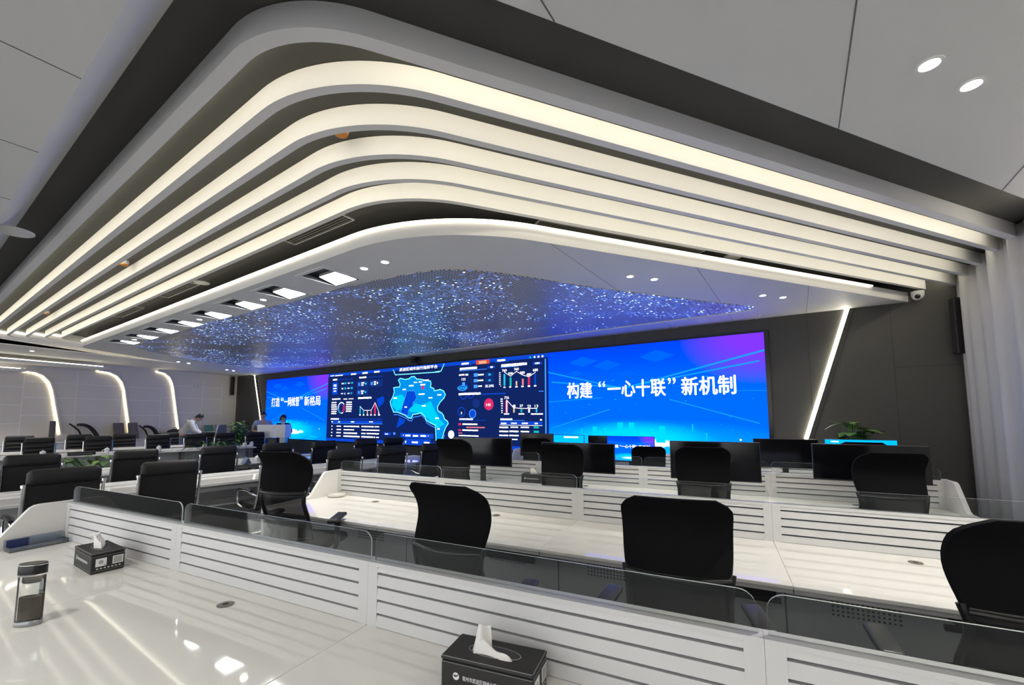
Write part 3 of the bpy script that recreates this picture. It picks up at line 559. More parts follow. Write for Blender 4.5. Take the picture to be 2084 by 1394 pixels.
DASH=[(-12.27,2.896,0.21,0.031,'w'),(-11.92,2.889,0.4,0.034,'w'),(-11.18,2.89,0.25,0.051,'w'),(-10.63,2.891,0.24,0.057,'w'),(-10.09,2.893,0.24,0.056,'w'),(-12.12,2.763,0.23,0.057,'w'),(-11.6,2.748,0.8,0.014,'b'),(-10.73,2.763,0.34,0.056,'w'),(-10.19,2.751,0.75,0.013,'b'),(-12.11,2.487,0.29,0.385,'b'),(-12.11,2.578,0.15,0.081,'w'),(-12.11,2.485,0.19,0.036,'w'),(-12.11,2.401,0.14,0.051,'w'),(-11.49,2.631,0.66,0.099,'n'),(-11.48,2.473,0.66,0.099,'n'),(-11.47,2.32,0.66,0.088,'n'),(-11.71,2.623,0.12,0.036,'w'),(-11.57,2.626,0.08,0.056,'c'),(-11.4,2.623,0.1,0.035,'w'),(-11.24,2.623,0.08,0.051,'c'),(-11.72,2.464,0.08,0.036,'w'),(-11.57,2.466,0.08,0.059,'c'),(-11.41,2.466,0.1,0.035,'w'),(-11.25,2.464,0.08,0.059,'c'),(-11.73,2.311,0.1,0.034,'w'),(-11.59,2.303,0.03,0.051,'w'),(-11.4,2.307,0.1,0.031,'w'),(-11.26,2.308,0.05,0.058,'c'),(-10.73,2.563,0.54,0.22,'n'),(-10.11,2.564,0.58,0.214,'n'),(-10.73,2.32,0.55,0.209,'n'),(-10.89,2.565,0.11,0.096,'l'),(-10.72,2.599,0.14,0.044,'w'),(-10.73,2.537,0.11,0.042,'w'),(-10.58,2.569,0.08,0.053,'c'),(-10.31,2.562,0.11,0.094,'l'),(-10.16,2.601,0.1,0.05,'w'),(-10.16,2.536,0.09,0.043,'w'),(-10.05,2.569,0.04,0.056,'w'),(-10.9,2.32,0.1,0.096,'l'),(-10.73,2.354,0.14,0.046,'w'),(-10.74,2.29,0.09,0.042,'w'),(-10.59,2.323,0.08,0.053,'c'),(-12.02,2.147,0.44,0.05,'w'),(-11.55,2.137,0.19,0.035,'w'),(-11.27,2.138,0.24,0.027,'w'),(-10.61,2.149,0.63,0.062,'w'),(-12.13,2.04,0.26,0.04,'w'),(-12.13,1.966,0.27,0.044,'w'),(-12.12,1.901,0.3,0.044,'w'),(-12.11,1.832,0.3,0.042,'w'),(-12.12,1.761,0.27,0.044,'w'),(-12.13,1.697,0.26,0.044,'w'),(-11.36,2.037,0.28,0.043,'w'),(-11.36,1.969,0.3,0.043,'w'),(-11.36,1.898,0.3,0.049,'w'),(-11.36,1.831,0.29,0.047,'w'),(-11.37,1.764,0.28,0.045,'w'),(-10.81,1.781,0.05,0.246,'c'),(-10.65,1.714,0.04,0.113,'c'),(-10.47,1.713,0.04,0.112,'y'),(-10.3,1.721,0.04,0.129,'p'),(-10.13,1.821,0.07,0.331,'m'),(-9.96,1.691,0.03,0.073,'w'),(-10.81,1.646,0.07,0.032,'w'),(-10.64,1.645,0.07,0.032,'w'),(-10.46,1.645,0.07,0.032,'w'),(-10.3,1.644,0.07,0.031,'w'),(-10.13,1.644,0.07,0.031,'w'),(-9.94,1.646,0.08,0.036,'w'),(-12.06,1.526,0.43,0.054,'w'),(-10.81,1.526,1.99,0.019,'b'),(-11.01,1.44,2.43,0.076,'b'),(-11,1.39,2.43,0.013,'l'),(-12.2,1.438,0.07,0.03,'w'),(-11.83,1.434,0.09,0.03,'w'),(-11.16,1.44,0.16,0.036,'w'),(-10.29,1.445,0.17,0.035,'w'),(-12.2,1.303,0.05,0.032,'w'),(-11.84,1.303,0.23,0.039,'w'),(-11.21,1.302,0.76,0.044,'w'),(-10.44,1.306,0.57,0.041,'w'),(-10.02,1.306,0.2,0.036,'w'),(-12.2,1.204,0.05,0.032,'w'),(-11.83,1.201,0.23,0.039,'w'),(-11.33,1.201,0.51,0.038,'w'),(-10.31,1.205,0.81,0.04,'w'),(-12.2,1.104,0.06,0.032,'w'),(-11.84,1.103,0.23,0.039,'w'),(-11.25,1.099,0.67,0.046,'w'),(-10.62,1.105,0.21,0.037,'w'),(-10.2,1.106,0.54,0.044,'w'),(-12.2,1.004,0.06,0.032,'w'),(-11.84,1.004,0.22,0.037,'w'),(-11.19,1.004,0.8,0.049,'w'),(-10.45,1.007,0.53,0.048,'w'),(-10.13,1.006,0.06,0.036,'w'),(-9.99,1.006,0.13,0.036,'w'),(-9.57,1.115,0.29,0.08,'b'),(-9.6,1.11,0.13,0.032,'w'),(-9.28,1.13,0.08,0.061,'l'),(-8.41,1.09,1.24,0.126,'b'),(-8.73,1.088,0.2,0.058,'w'),(-8.44,1.085,0.2,0.05,'w'),(-8.15,1.09,0.21,0.053,'w'),(-8.91,1.095,0.03,0.026,'w'),(-7.97,1.096,0.03,0.023,'w'),(-8.36,0.947,0.96,0.122,'b'),(-8.46,0.915,0.23,0.054,'w'),(-8.02,0.921,0.21,0.043,'w'),(-8.82,0.918,0.04,0.06,'w'),(-8.48,2.511,0.13,0.034,'w'),(-8.29,2.513,0.13,0.038,'w'),(-8.09,2.553,0.22,0.034,'w'),(-8.2,2.437,0.18,0.046,'w'),(-8.64,2.428,0.18,0.043,'w'),(-8.91,2.336,0.14,0.04,'w'),(-8.24,2.187,0.23,0.041,'w'),(-7.91,2.083,0.14,0.038,'w'),(-9.27,2.108,0.14,0.043,'w'),(-8.84,1.855,0.1,0.042,'w'),(-8.15,1.878,0.14,0.042,'w'),(-7.67,1.55,0.13,0.036,'w'),(-8.2,2.359,0.09,0.093,'m'),(-6.73,2.894,0.38,0.087,'b'),(-6.74,2.894,0.24,0.055,'w'),(-6.2,2.894,0.4,0.1,'r'),(-6.2,2.888,0.23,0.066,'y'),(-5.64,2.891,0.39,0.082,'b'),(-5.65,2.893,0.23,0.055,'w'),(-4.86,2.899,0.04,0.043,'c'),(-4.75,2.899,0.04,0.04,'w'),(-4.65,2.897,0.04,0.042,'w'),(-4.55,2.899,0.04,0.042,'w'),(-6.64,2.77,0.55,0.063,'w'),(-6.5,2.72,0.86,0.011,'l'),(-5.94,2.756,0.22,0.05,'b'),(-5.93,2.753,0.07,0.039,'w'),(-5.3,2.766,0.7,0.073,'w'),(-5.43,2.726,0.49,0.01,'l'),(-4.68,2.754,0.23,0.052,'b'),(-4.68,2.757,0.12,0.037,'w'),(-6.85,2.621,0.18,0.044,'w'),(-6.69,2.616,0.09,0.042,'w'),(-6.79,2.317,0.25,0.11,'b'),(-6.79,2.392,0.09,0.087,'l'),(-6.79,2.293,0.2,0.016,'c'),(-6.41,2.594,0.12,0.081,'l'),(-6.41,2.456,0.12,0.077,'l'),(-6.41,2.317,0.12,0.077,'l'),(-6.25,2.592,0.18,0.041,'w'),(-6.26,2.455,0.17,0.04,'w'),(-6.27,2.319,0.12,0.037,'w'),(-5.99,2.579,0.26,0.106,'n'),(-5.99,2.447,0.26,0.098,'n'),(-5.99,2.315,0.26,0.09,'n'),(-5.99,2.582,0.07,0.048,'c'),(-5.99,2.446,0.06,0.041,'c'),(-6.54,2.462,0.02,0.233,'n'),(-5.56,2.434,0.05,0.265,'c'),(-5.39,2.387,0.05,0.194,'t'),(-5.23,2.343,0.04,0.091,'y'),(-5.06,2.362,0.05,0.143,'p'),(-4.9,2.379,0.05,0.191,'m'),(-4.74,2.404,0.04,0.241,'b'),(-5.56,2.263,0.05,0.029,'w'),(-5.4,2.264,0.05,0.032,'w'),(-5.23,2.263,0.06,0.032,'w'),(-5.07,2.262,0.06,0.03,'w'),(-4.9,2.261,0.06,0.031,'w'),(-4.74,2.262,0.06,0.029,'w'),(-5.69,2.605,0.04,0.019,'w'),(-5.69,2.56,0.04,0.019,'w'),(-5.69,2.518,0.04,0.021,'w'),(-5.69,2.474,0.04,0.021,'w'),(-5.69,2.43,0.04,0.021,'w'),(-5.69,2.386,0.04,0.019,'w'),(-5.69,2.341,0.04,0.021,'w'),(-5.67,2.297,0.02,0.019,'w'),(-6.6,2.144,0.69,0.065,'w'),(-5.89,2.122,0.73,0.027,'b'),(-4.59,2.138,0.12,0.014,'l'),(-5.5,1.819,0.07,0.28,'m'),(-5.5,1.817,0.03,0.269,'w'),(-5.3,1.735,0.04,0.109,'y'),(-5.1,1.73,0.04,0.099,'t'),(-4.9,1.728,0.04,0.098,'w'),(-4.71,1.728,0.04,0.093,'c'),(-5.5,1.652,0.15,0.033,'w'),(-5.1,1.65,0.15,0.033,'w'),(-4.7,1.647,0.3,0.035,'w'),(-5.64,1.992,0.06,0.028,'w'),(-5.64,1.943,0.06,0.023,'w'),(-5.63,1.891,0.05,0.025,'w'),(-5.63,1.839,0.05,0.02,'w'),(-5.63,1.786,0.04,0.02,'w'),(-5.63,1.732,0.04,0.023,'w'),(-5.63,1.686,0.03,0.025,'w'),(-6.7,1.531,0.43,0.042,'w'),(-6.53,1.504,0.81,0.012,'b'),(-5.51,1.531,0.33,0.043,'w'),(-5.34,1.505,0.65,0.01,'l'),(-4.6,1.521,0.05,0.03,'w'),(-5.13,1.447,1.13,0.071,'b'),(-5.13,1.399,1.13,0.011,'w'),(-5.58,1.438,0.16,0.035,'w'),(-5.3,1.442,0.16,0.031,'w'),(-5.01,1.443,0.16,0.034,'w'),(-4.72,1.442,0.08,0.028,'w'),(-5.58,1.348,0.25,0.041,'w'),(-5.29,1.355,0.21,0.034,'w'),(-5.01,1.356,0.22,0.034,'w'),(-4.72,1.358,0.13,0.041,'t'),(-5.58,1.256,0.25,0.04,'w'),(-5.3,1.261,0.25,0.04,'w'),(-5.01,1.262,0.22,0.036,'w'),(-4.72,1.263,0.13,0.044,'t'),(-5.58,1.165,0.25,0.037,'w'),(-5.3,1.169,0.25,0.037,'w'),(-5.3,1.083,0.19,0.03,'w'),(-6.9,1.407,0.09,0.055,'m'),(-6.58,1.409,0.46,0.043,'w'),(-6.41,1.335,0.57,0.03,'p'),(-6.9,1.263,0.09,0.047,'m'),(-6.57,1.264,0.49,0.04,'w'),(-6.88,1.192,0.13,0.019,'p'),(-6.62,1.132,0.62,0.034,'w'),(-7.6,2.15,0.14,0.036,'w'),(-7.66,1.554,0.12,0.036,'w'),(-7.61,1.282,0.09,0.035,'w'),(-4.48,2.008,0.03,1.666,'l')]
P_M=[(-9.15,2.62),(-9.08,2.65),(-8.89,2.61),(-8.74,2.62),(-8.64,2.67),(-8.52,2.67),(-8.44,2.6),(-8.37,2.59),(-8.25,2.58),(-8.11,2.54),(-7.92,2.52),(-7.9,2.44),(-7.92,2.36),(-7.8,2.32),(-7.78,2.26),(-7.6,2.28),(-7.58,2.29),(-7.45,2.24),(-7.39,2.15),(-7.44,2.06),(-7.57,1.96),(-7.66,1.84),(-7.64,1.74),(-7.5,1.68),(-7.44,1.61),(-7.41,1.53),(-7.31,1.48),(-7.28,1.42),(-7.37,1.32),(-7.43,1.19),(-7.49,1.01),(-7.69,0.98),(-7.72,1.37),(-7.9,1.43),(-8.06,1.5),(-8.09,1.58),(-8.25,1.7),(-8.37,1.67),(-8.56,1.65),(-8.61,1.55),(-8.73,1.56),(-8.86,1.63),(-9.17,1.72),(-9.33,1.72),(-9.44,1.9),(-9.48,2.01),(-9.37,2.15),(-9.32,2.29),(-9.35,2.4),(-9.24,2.41),(-9.11,2.41),(-9.08,2.49),(-9.15,2.59)]
P_I=[(-8.8,2.29),(-8.51,2.28),(-8.43,2.12),(-8.48,2.02),(-8.57,1.96),(-8.55,1.89),(-8.69,1.8),(-8.74,1.74),(-8.74,1.62),(-9.04,1.7),(-8.99,1.84)]
P_S=[(-9.09,1.58),(-8.86,1.51),(-8.88,1.43),(-9,1.37),(-9.21,1.28)]
P_S2=[(-10.07,2.1),(-9.77,2.18),(-9.73,2.07),(-9.79,1.96),(-9.98,1.86)]
P_L1=[(-10.82,1.9),(-10.64,1.78),(-10.46,1.78),(-10.3,1.78),(-10.13,2),(-9.95,1.72)]
P_L2=[(-5.56,2.61),(-5.39,2.51),(-5.23,2.61),(-5.07,2.52),(-4.9,2.47),(-4.73,2.56)]
P_L3=[(-5.5,1.97),(-5.31,1.79),(-5.1,1.77),(-4.9,1.77),(-4.7,1.77)]
P_T=[(-9.38,2.9),(-9.29,2.76),(-7.61,2.74)]
P_T2=[(-7.75,2.75),(-7.55,2.76),(-7.45,2.93)]
P_donut=[(-11.74,1.87),(-11.55,1.87),(-11.75,2.04)]
P_bub=[(-6.79,2.12),(-6.56,2.13),(-6.39,1.91),(-6.01,1.88),(-6.85,1.71),(-6.5,1.66),(-7.18,1.15)]
P_bubr=[(-6.68,2.12),(-6.46,2.13),(-6.28,1.91),(-5.87,1.88),(-6.73,1.71),(-6.39,1.66),(-7.08,1.15)]
P_title=[(-9.14,2.87),(-7.69,2.86),(-9.14,2.92)]
P_num=[(-6.79,2.51),(-5.56,2.65),(-5.39,2.57),(-5.23,2.66),(-5.07,2.57),(-4.9,2.52),(-4.73,2.61),(-5.5,2.02),(-5.3,1.83),(-5.1,1.83),(-4.9,1.82),(-4.71,1.82),(-5.99,2.31),(-6.02,1.87),(-6.85,1.68)]
P_textR=[(-3.96,1.96),(-3.95,2.28),(-0.85,1.96),(-0.84,2.28)]
P_textL=[(-15.97,1.96),(-16,2.28),(-12.87,1.95),(-12.89,2.27)]
YD = 7.934
dm_ = MB(); KEYS = ['w','b','l','c','p','m','r','n','y','t','map','map2','mapi','line']
for k in ('n', 'b', 'l'):
    for x, z, a, h, q in DASH:
        if q == k: dm_.add([(x-a/2,YD,z-h/2),(x+a/2,YD,z-h/2),(x+a/2,YD,z+h/2),(x-a/2,YD,z+h/2)], [(0,1,2,3)], KEYS.index(q))
rr = random.Random(3)
for x, z, a, h, q in DASH:
    if q in 'nbl': continue
    y = YD-0.0012
    if q == 'w' and a > 0.09:          # a line of small characters
        ch = max(0.03, h*0.95); n = max(2, int(a/ch))
        for k in range(n):
            x0 = x-a/2+a*k/n; x1 = x0+a/n*rr.uniform(0.84, 1.0); z0, z1 = z-h*rr.uniform(0.36, 0.46), z+h*rr.uniform(0.36, 0.46)
            dm_.add([(x0,y,z0),(x1,y,z0),(x1,y,z1),(x0,y,z1)], [(0,1,2,3)], 0)
    else: dm_.add([(x-a/2,y,z-h/2),(x+a/2,y,z-h/2),(x+a/2,y,z+h/2),(x-a/2,y,z+h/2)], [(0,1,2,3)], KEYS.index(q))
dm_.box(-12.49, -4.42, YD+0.0006, YD+0.0008, 2.87, 2.96, KEYS.index('b'))
dm_.box(-12.49, -4.42, YD+0.0006, YD+0.0008, 0.84, 0.93, KEYS.index('b'))
def dpoly(P, k, y): dm_.add([(x, y, z) for x, z in P], [tuple(range(len(P)))], KEYS.index(k))
def dline(P, k, w, y):
    for a, b in zip(P, P[1:]):
        a, b = Vector(a), Vector(b); d = (b-a).normalized(); n = Vector((-d.y, d.x))*w/2
        dm_.add([(p.x, y, p.y) for p in (a-n-d*w/2, b-n+d*w/2, b+n+d*w/2, a+n-d*w/2)], [(0,1,2,3)], KEYS.index(k))
dpoly(P_S, 'mapi', YD); dpoly(P_S2, 'mapi', YD)
dline([(x+0.02, z-0.07) for x, z in P_M[29:44]], 'l', 0.018, YD-0.0002)
dpoly(P_M, 'map', YD-0.0004)
dpoly([(-9.37,2.15),(-9.0,2.2),(-8.75,2.0),(-8.95,1.8),(-9.2,1.76),(-9.4,1.9)], 'map2', YD-0.0006)
dpoly([(-8.70,1.8),(-8.5,1.95),(-8.2,1.9),(-7.9,2.0),(-7.75,1.75),(-7.6,1.55),(-7.4,1.4),(-7.65,1.3),(-7.9,1.46),(-8.08,1.6),(-8.37,1.70),(-8.68,1.72)], 'map2', YD-0.0006)
dpoly(P_I, 'mapi', YD-0.0007); dline(P_I+[P_I[0]], 'l', 0.012, YD-0.0008); dline(P_M+[P_M[0]], 'line', 0.022, YD-0.0009)
for k, x, z, a, h, c in (): pass
for L in (P_L1, P_L2, P_L3): dline(L, 'w', 0.012, YD-0.0014)
dline(P_T, 'line', 0.02, YD-0.001); dline(P_T2, 'line', 0.02, YD-0.001)
def ring(c, r, r2, k, y, a0=0, a1=360, n=28, sz=1.0):
    for i in range(n):
        a, b = math.radians(a0+(a1-a0)*i/n), math.radians(a0+(a1-a0)*(i+1)/n)
        dm_.add([(c[0]+q*math.cos(t), y, c[1]+q*math.sin(t)*sz) for q, t in ((r2,a),(r,a),(r,b),(r2,b))], [(0,1,2,3)], KEYS.index(k))
dc = P_donut[0]; ring(dc, 0.18, 0.15, 'w', YD-0.001); ring(dc, 0.18, 0.15, 'm', YD-0.0015, -60, 40); ring(dc, 0.18, 0.15, 'c', YD-0.0015, 190, 270); ring(dc, 0.12, 0.09, 'b', YD-0.001, 60, 250); ring(dc, 0.12, 0.09, 'm', YD-0.001, -60, 40)
for i, (c, e) in enumerate(zip(P_bub, P_bubr)):
    r = abs(e[0]-c[0])
    if i == 6: ring(c, r, 0, 'w', YD-0.001)
    elif i in (0, 1): ring(c, r, r*0.8, 'b', YD-0.001, 180, 360)
    else: ring(c, r, r*0.82, {2:'n',3:'m',4:'b',5:'l'}[i], YD-0.001); ring(c, r*0.8, 0, {2:'n',3:'m',4:'n',5:'b'}[i], YD-0.0008) if i != 4 else None
ring((-6.83,2.30), 0.16, 0.13, 'c', YD-0.001, sz=0.35); ring((-6.83,2.27), 0.13, 0.1, 'l', YD-0.001, sz=0.35)
dm_.build('dashboard_graphics', [K[k] for k in KEYS], db, fix=False)
text('武进区城市运行指挥平台', -9.12, -7.68, 2.845, 2.935, YD-0.003, K['w'], db, 'title_lettering', bold=0.015)
for s, (x, z) in zip(['122','760','590','760','580','480','680','776','48','37','23','13','35.29%','145','3'], P_num):
    wd = 0.042*len(s); text(s, x-wd/2, x+wd/2, z-0.028, z+0.028, YD-0.003, K['w'], db, 'figure', bold=0.02)
# ================================================================== WORKSTATION ROWS
AR = math.radians(8.2); UX, UY = Vector((math.cos(AR), math.sin(AR), 0)), Vector((-math.sin(AR), math.cos(AR), 0))
def uv(u, v, z=0.0): p = UX*u+UY*v; return (p.x, p.y, z)
def arc(cx, cy, r, a0, a1, n=6): return [(cx+r*math.cos(math.radians(a0+(a1-a0)*i/n)), cy+r*math.sin(math.radians(a0+(a1-a0)*i/n))) for i in range(n+1)]
def desk(u0, u1, vP, lab, left=False, right=False, grommet=True, tray=None):
    W = u1-u0-0.0008; t = thing('workstation_desk', lab, 'desk', uv(u0, vP), AR, 'white slatted workstation units')
    m = MB(); m.rbox(0, W, -0.84, 0.06, 0.728, 0.75, 0.004, 0, 2); m.box(0.002, W-0.002, -0.835, 0.05, 0.708, 0.728, 1)
    m.build('desktop', [K['white_top'], K['edge_grey']], t)
    # slatted partition: back plate, two posts, five slats, cap
    m = MB(); m.box(0.04, W-0.04, 0.022, 0.05, 0.752, 0.99, 1)
    m.box(0.0, 0.05, 0.0, 0.06, 0.7501, 1.0); m.box(W-0.05, W, 0.0, 0.06, 0.7501, 1.0); m.box(0.05, W-0.05, 0.0, 0.06, 0.985, 1.0); m.box(0.05, W-0.05, 0.03, 0.06, 0.752, 0.985)
    cuts = [0.752, 0.800, 0.853, 0.906, 0.959, 0.985]; g = 0.011
    for i in range(5):
        a, b = cuts[i]+(g/2 if i else 0), cuts[i+1]-(g/2 if i < 4 else 0)
        m.add([(0.05,0.0,a),(W-0.05,0.0,a),(W-0.05,0.004,b),(0.05,0.004,b),(0.05,0.024,a),(W-0.05,0.024,a),(W-0.05,0.024,b),(0.05,0.024,b)], [(0,1,2,3),(0,4,5,1),(3,2,6,7),(0,3,7,4),(1,5,6,2)])
    m.build('slatted_partition', [K['part'], K['slot']], t)
    # glass strip with rounded corners
    a, b, z0, z1, r = 0.012, W-0.012, 0.996, 1.112, 0.045
    P = [(a, z0), (b, z0)]+arc(b-r, z1-r, r, 0, 90)+arc(a+r, z1-r, r, 90, 180)
    n = len(P); m = MB(); vs = [(x, 0.027, z) for x, z in P]+[(x, 0.034, z) for x, z in P]
    m.add(vs, [tuple(range(n)), tuple(range(2*n-1, n-1, -1))], 0); m.add(vs, [((i+1) % n, i, n+i, n+(i+1) % n) for i in range(n)], 1)
    m.build('glass_screen', [K['glass'], K['glass_edge']], t, fix=False)
    m = MB(); m.box(0.004, W-0.004, -0.48, -0.462, 0.08, 0.708)
    for i in range(5):
        for j in range(14 if W > 1 else 6):
            for c in (W*0.16, W*0.60):
                x = c+j*0.022; z = 0.60-i*0.022
                if x < W-0.06: m.box(x-0.005, x+0.005, -0.4808, -0.48, z-0.005, z+0.005, 1)
    m.build('modesty_panel', [K['modesty'], K['hole']], t)
    m = MB()
    for x in (0.02, W-0.05): m.box(x, x+0.03, -0.46, 0.04, 0.0, 0.708)
    m.build('leg_frame', K['modesty'], t)
    if grommet:
        m = MB(); m.lathe([(0.034,0.7501),(0.034,0.7535),(0.027,0.7545),(0.0,0.7545)], 24, 0, (W*0.5, -0.14, 0)); m.lathe([(0.014,0.7546),(0.0,0.755)], 14, 1, (W*0.5, -0.14, 0)); m.build('cable_grommet', [K['steel'], K['hole']], t)
    if tray:
        m = MB(); m.box(tray[0], tray[1], -0.80, -0.50, 0.655, 0.7); m.box(tray[0]-0.05, tray[1]+0.02, -0.81, -0.79, 0.64, 0.665); m.build('keyboard_tray', K['plastic'], t)
    for side, on in ((0, left), (1, right)):
        if not on: continue
        x0, x1 = (-0.035, 0.0) if side == 0 else (W, W+0.035)
        P = [(0.065, 0.0), (0.065, 1.012), (-0.13, 1.012)]+[(-0.13-0.07*math.sin(math.radians(a)), 0.942+0.07*math.cos(math.radians(a))) for a in (20, 40, 60)]
        P += [(-0.30, 0.83), (-0.33, 0.792), (-0.36, 0.778), (-0.84, 0.766), (-0.845, 0.70), (-0.80, 0.0)]
        m = MB(); m.prism_yz(P, x0, x1); m.build('side_panel', K['panel_white'], t)
    return t
ROWN = {1: 'front row', 2: 'second row', 3: 'third row', 4: 'back row'}
R1 = [-4.15, -2.757, -1.329, 0.09, 1.5]; R2 = [-3.80, -2.43, -1.063, 0.31, 1.69]; R3 = [-3.48, -2.15, -0.82, 0.48, 1.85]; R4 = [-3.3, -1.97, -0.62, 0.72, 2.0]
for r, (R, V) in enumerate(((R1, 1.375), (R2, 3.435), (R3, 5.27), (R4, 7.13)), 1):
    for i in range(4):
        pos = ['at the left end of', 'second from the left in', 'third from the left in', 'at the right end of'][i]
        desk(R[i], R[i+1], V, f'white workstation unit with slatted partition {pos} the {ROWN[r]}', left=(i == 0), right=(i == 3 and r in (2, 3)), tray={(2,3): (0.62, 1.25), (2,1): (0.95, 1.3), (2,2): (0.95, 1.3)}.get((r, i)))
# ================================================================== CHAIRS
def base_parts(t, top, metal):
    m = MB()
    for k in range(5):
        a = PI/2+2*PI*k/5; m.tube([(0.03*math.cos(a),0.03*math.sin(a),0.115),(0.16*math.cos(a),0.16*math.sin(a),0.10),(0.31*math.cos(a),0.31*math.sin(a),0.072)], [0.028,0.024,0.016], 8, 0, 0.7)
    m.lathe([(0.035,0.06),(0.045,0.08),(0.045,0.13),(0.03,0.14)], 14); m.build('star_base', metal, t, smooth=True)
    m = MB(); m.lathe([(0.028,0.13),(0.028,0.30),(0.018,0.301),(0.018,top)], 12); m.build('gas_column', K['plastic'], t, smooth=True)
    for k in range(5):
        a = PI/2+2*PI*k/5; m = MB(); c = (0.31*math.cos(a), 0.31*math.sin(a))
        for s in (-1, 1):
            q = MB(); q.T = Matrix.Translation((c[0]-0.014*s*math.sin(a), c[1]+0.014*s*math.cos(a), 0.028)) @ Matrix.Rotation(a, 4, 'Z') @ Matrix.Rotation(PI/2, 4, 'X')
            q.lathe([(0.026,-0.008),(0.028,0.0),(0.026,0.008)], 12); m.add(q.v, q.f)
        m.tube([(c[0],c[1],0.03),(c[0],c[1],0.07)], 0.008, 6); m.build('caster', K['plastic'], t)
def task_chair():
    t = thing('task_chair', 'task chair', 'office chair', (0,0,0), 0, 'black mesh-back task chairs')
    base_parts(t, 0.52, K['plastic']); up_ = []
    def halfw(q): 
        if q < 0.9: return 0.205+0.045*math.sin(min(1, q/0.9)*PI/2)-0.018*math.exp(-((q-0.45)/0.14)**2)
        return 0.25*math.sqrt(max(0.0, 1-((q-0.9)/0.135)**2*0.93))
    PR = [(0.0,-0.17),(0.25,-0.245),(0.50,-0.305),(0.74,-0.235),(0.88,-0.255),(1.0,-0.345)]
    def prof(q):
        for (a, ya), (b, yb) in zip(PR, PR[1:]):
            if q <= b+1e-6:
                f_ = (q-a)/(b-a); i_ = PR.index((a, ya)); m0 = (yb-PR[max(0,i_-1)][1])/(b-PR[max(0,i_-1)][0]); m1 = (PR[min(5,i_+2)][1]-ya)/(PR[min(5,i_+2)][0]-a); h_ = b-a
                return (2*f_**3-3*f_**2+1)*ya+(f_**3-2*f_**2+f_)*h_*m0+(3*f_**2-2*f_**3)*yb+(f_**3-f_**2)*h_*m1
        return PR[-1][1]
    def surf(q, s, off=0.0):
        w_ = halfw(q)*0.88; return (s*w_, prof(q)+0.055*s*s*(1-0.75*max(0, (q-0.55)/0.45))+off, 0.60+0.70*q)
    m = MB(); m.rbox(-0.25, 0.25, -0.20, 0.28, 0.50, 0.575, 0.035, 0, 4); up_.append(m.build('seat', K['fabric'], t, smooth=True))
    Q0 = 0.56
    m = MB()
    for off, flip in ((0.0, 0), (0.026, 1)): m.grid(lambda i, j: surf(Q0+(1.0-Q0)*j, 2*i-1, off), 14, 12)
    nn = 15*13
    rim = [i for i in range(15)]+[15*j+14 for j in range(1, 13)]+[15*12+i for i in range(13, -1, -1)]+[15*j for j in range(11, 0, -1)]
    m.f += [(a, b, b+nn, a+nn) for a, b in zip(rim, rim[1:]+rim[:1])]; m.mi += [0]*len(rim)
    up_.append(m.build('upper_back', K['fabric'], t, smooth=True))
    m = MB(); m.grid(lambda i, j: surf(Q0*j, (2*i-1)*0.96, 0.012), 12, 10); up_.append(m.build('mesh_back', K['mesh'], t, smooth=True))
    m = MB()
    for s in (-1, 1): m.tube([surf(Q0*k/8+0.01, s, 0.012) for k in range(9)], 0.016, 8)
    m.tube([surf(0.01, s, 0.012) for s in (-1, -0.5, 0, 0.5, 1)], 0.016, 8)
    m.tube([surf(0.24, s, -0.002) for s in (-1, -0.5, 0, 0.5, 1)], 0.013, 8)
    m.tube([surf(Q0-0.02, s, -0.004) for s in (-1, -0.5, 0, 0.5, 1)], 0.010, 8)
    up_.append(m.build('back_frame', K['plastic'], t, smooth=True))
    m = MB(); m.tube([(0,-0.05,0.47),(0,-0.22,0.46),(0,-0.25,0.52),(0,-0.26,0.64),(0,-0.275,0.82)], [0.03,0.03,0.028,0.024,0.018], 8, 0, 0.6); m.rbox(-0.09,0.09,-0.12,0.1,0.455,0.505,0.015); up_.append(m.build('spine', K['plastic'], t, smooth=True))
    for s in (-1, 1):
        m = MB(); m.tube([(s*0.18,0.02,0.48),(s*0.29,0.02,0.48),(s*0.315,0.02,0.54),(s*0.315,0.02,0.74)], [0.02,0.02,0.02,0.022], 8); a = m.build('armrest', K['plastic'], t, smooth=True); up_.append(a)
        m = MB(); m.rbox(-0.042,0.042,-0.14,0.07,0.0,0.03,0.014); p = m.build('arm_pad', K['plastic'], a, smooth=True, loc=(s*0.315, 0.04, 0.74)); p.rotation_euler = (0.12, 0, s*0.22)
    for o in up_: o['lifts'] = 1
    return t
T0 = task_chair(); used = []
def put_task(x, y, rz, ztop, lab):      # x, y: where the top of its back stands
    dz = ztop-1.30; x -= 0.33*math.sin(rz); y += 0.33*math.cos(rz)
    if not used:
        used.append(1); T0.location = (x, y, 0); T0.rotation_euler = (0, 0, rz); T0['label'] = lab
        for ch in T0.children:
            if ch.get('lifts'): ch.location.z += dz
        T0['dz'] = dz; return T0
    return dup(T0, (x, y, 0), rz, lab, dz-T0['dz'])
d = math.radians
put_task(-0.43, 1.79, AR+d(4), 1.27, 'black mesh-back task chair seen square from behind, middle of the second desk row')
put_task(-1.47, 1.52, AR-d(2), 1.27, 'black task chair with its curled headrest turned sideways, left of the squarely seen one')
put_task(0.66, 2.10, AR+d(14), 1.26, 'black task chair cut off by the right edge of the photo')
put_task(-3.346, 1.706, AR+d(12), 1.329, 'black task chair turned away beside the left end of the second row')
put_task(-3.274, 3.582, AR+d(2), 1.345, 'black task chair at the left monitor of the third row')
put_task(-1.955, 3.708, AR+d(4), 1.326, 'black task chair at the second monitor from left in the third row')
put_task(-0.684, 3.900, AR+d(6), 1.335, 'black task chair straight in front of the third monitor of the third row')
put_task(0.568, 4.073, AR+d(8), 1.330, 'black task chair before the rightmost monitor of the third row')
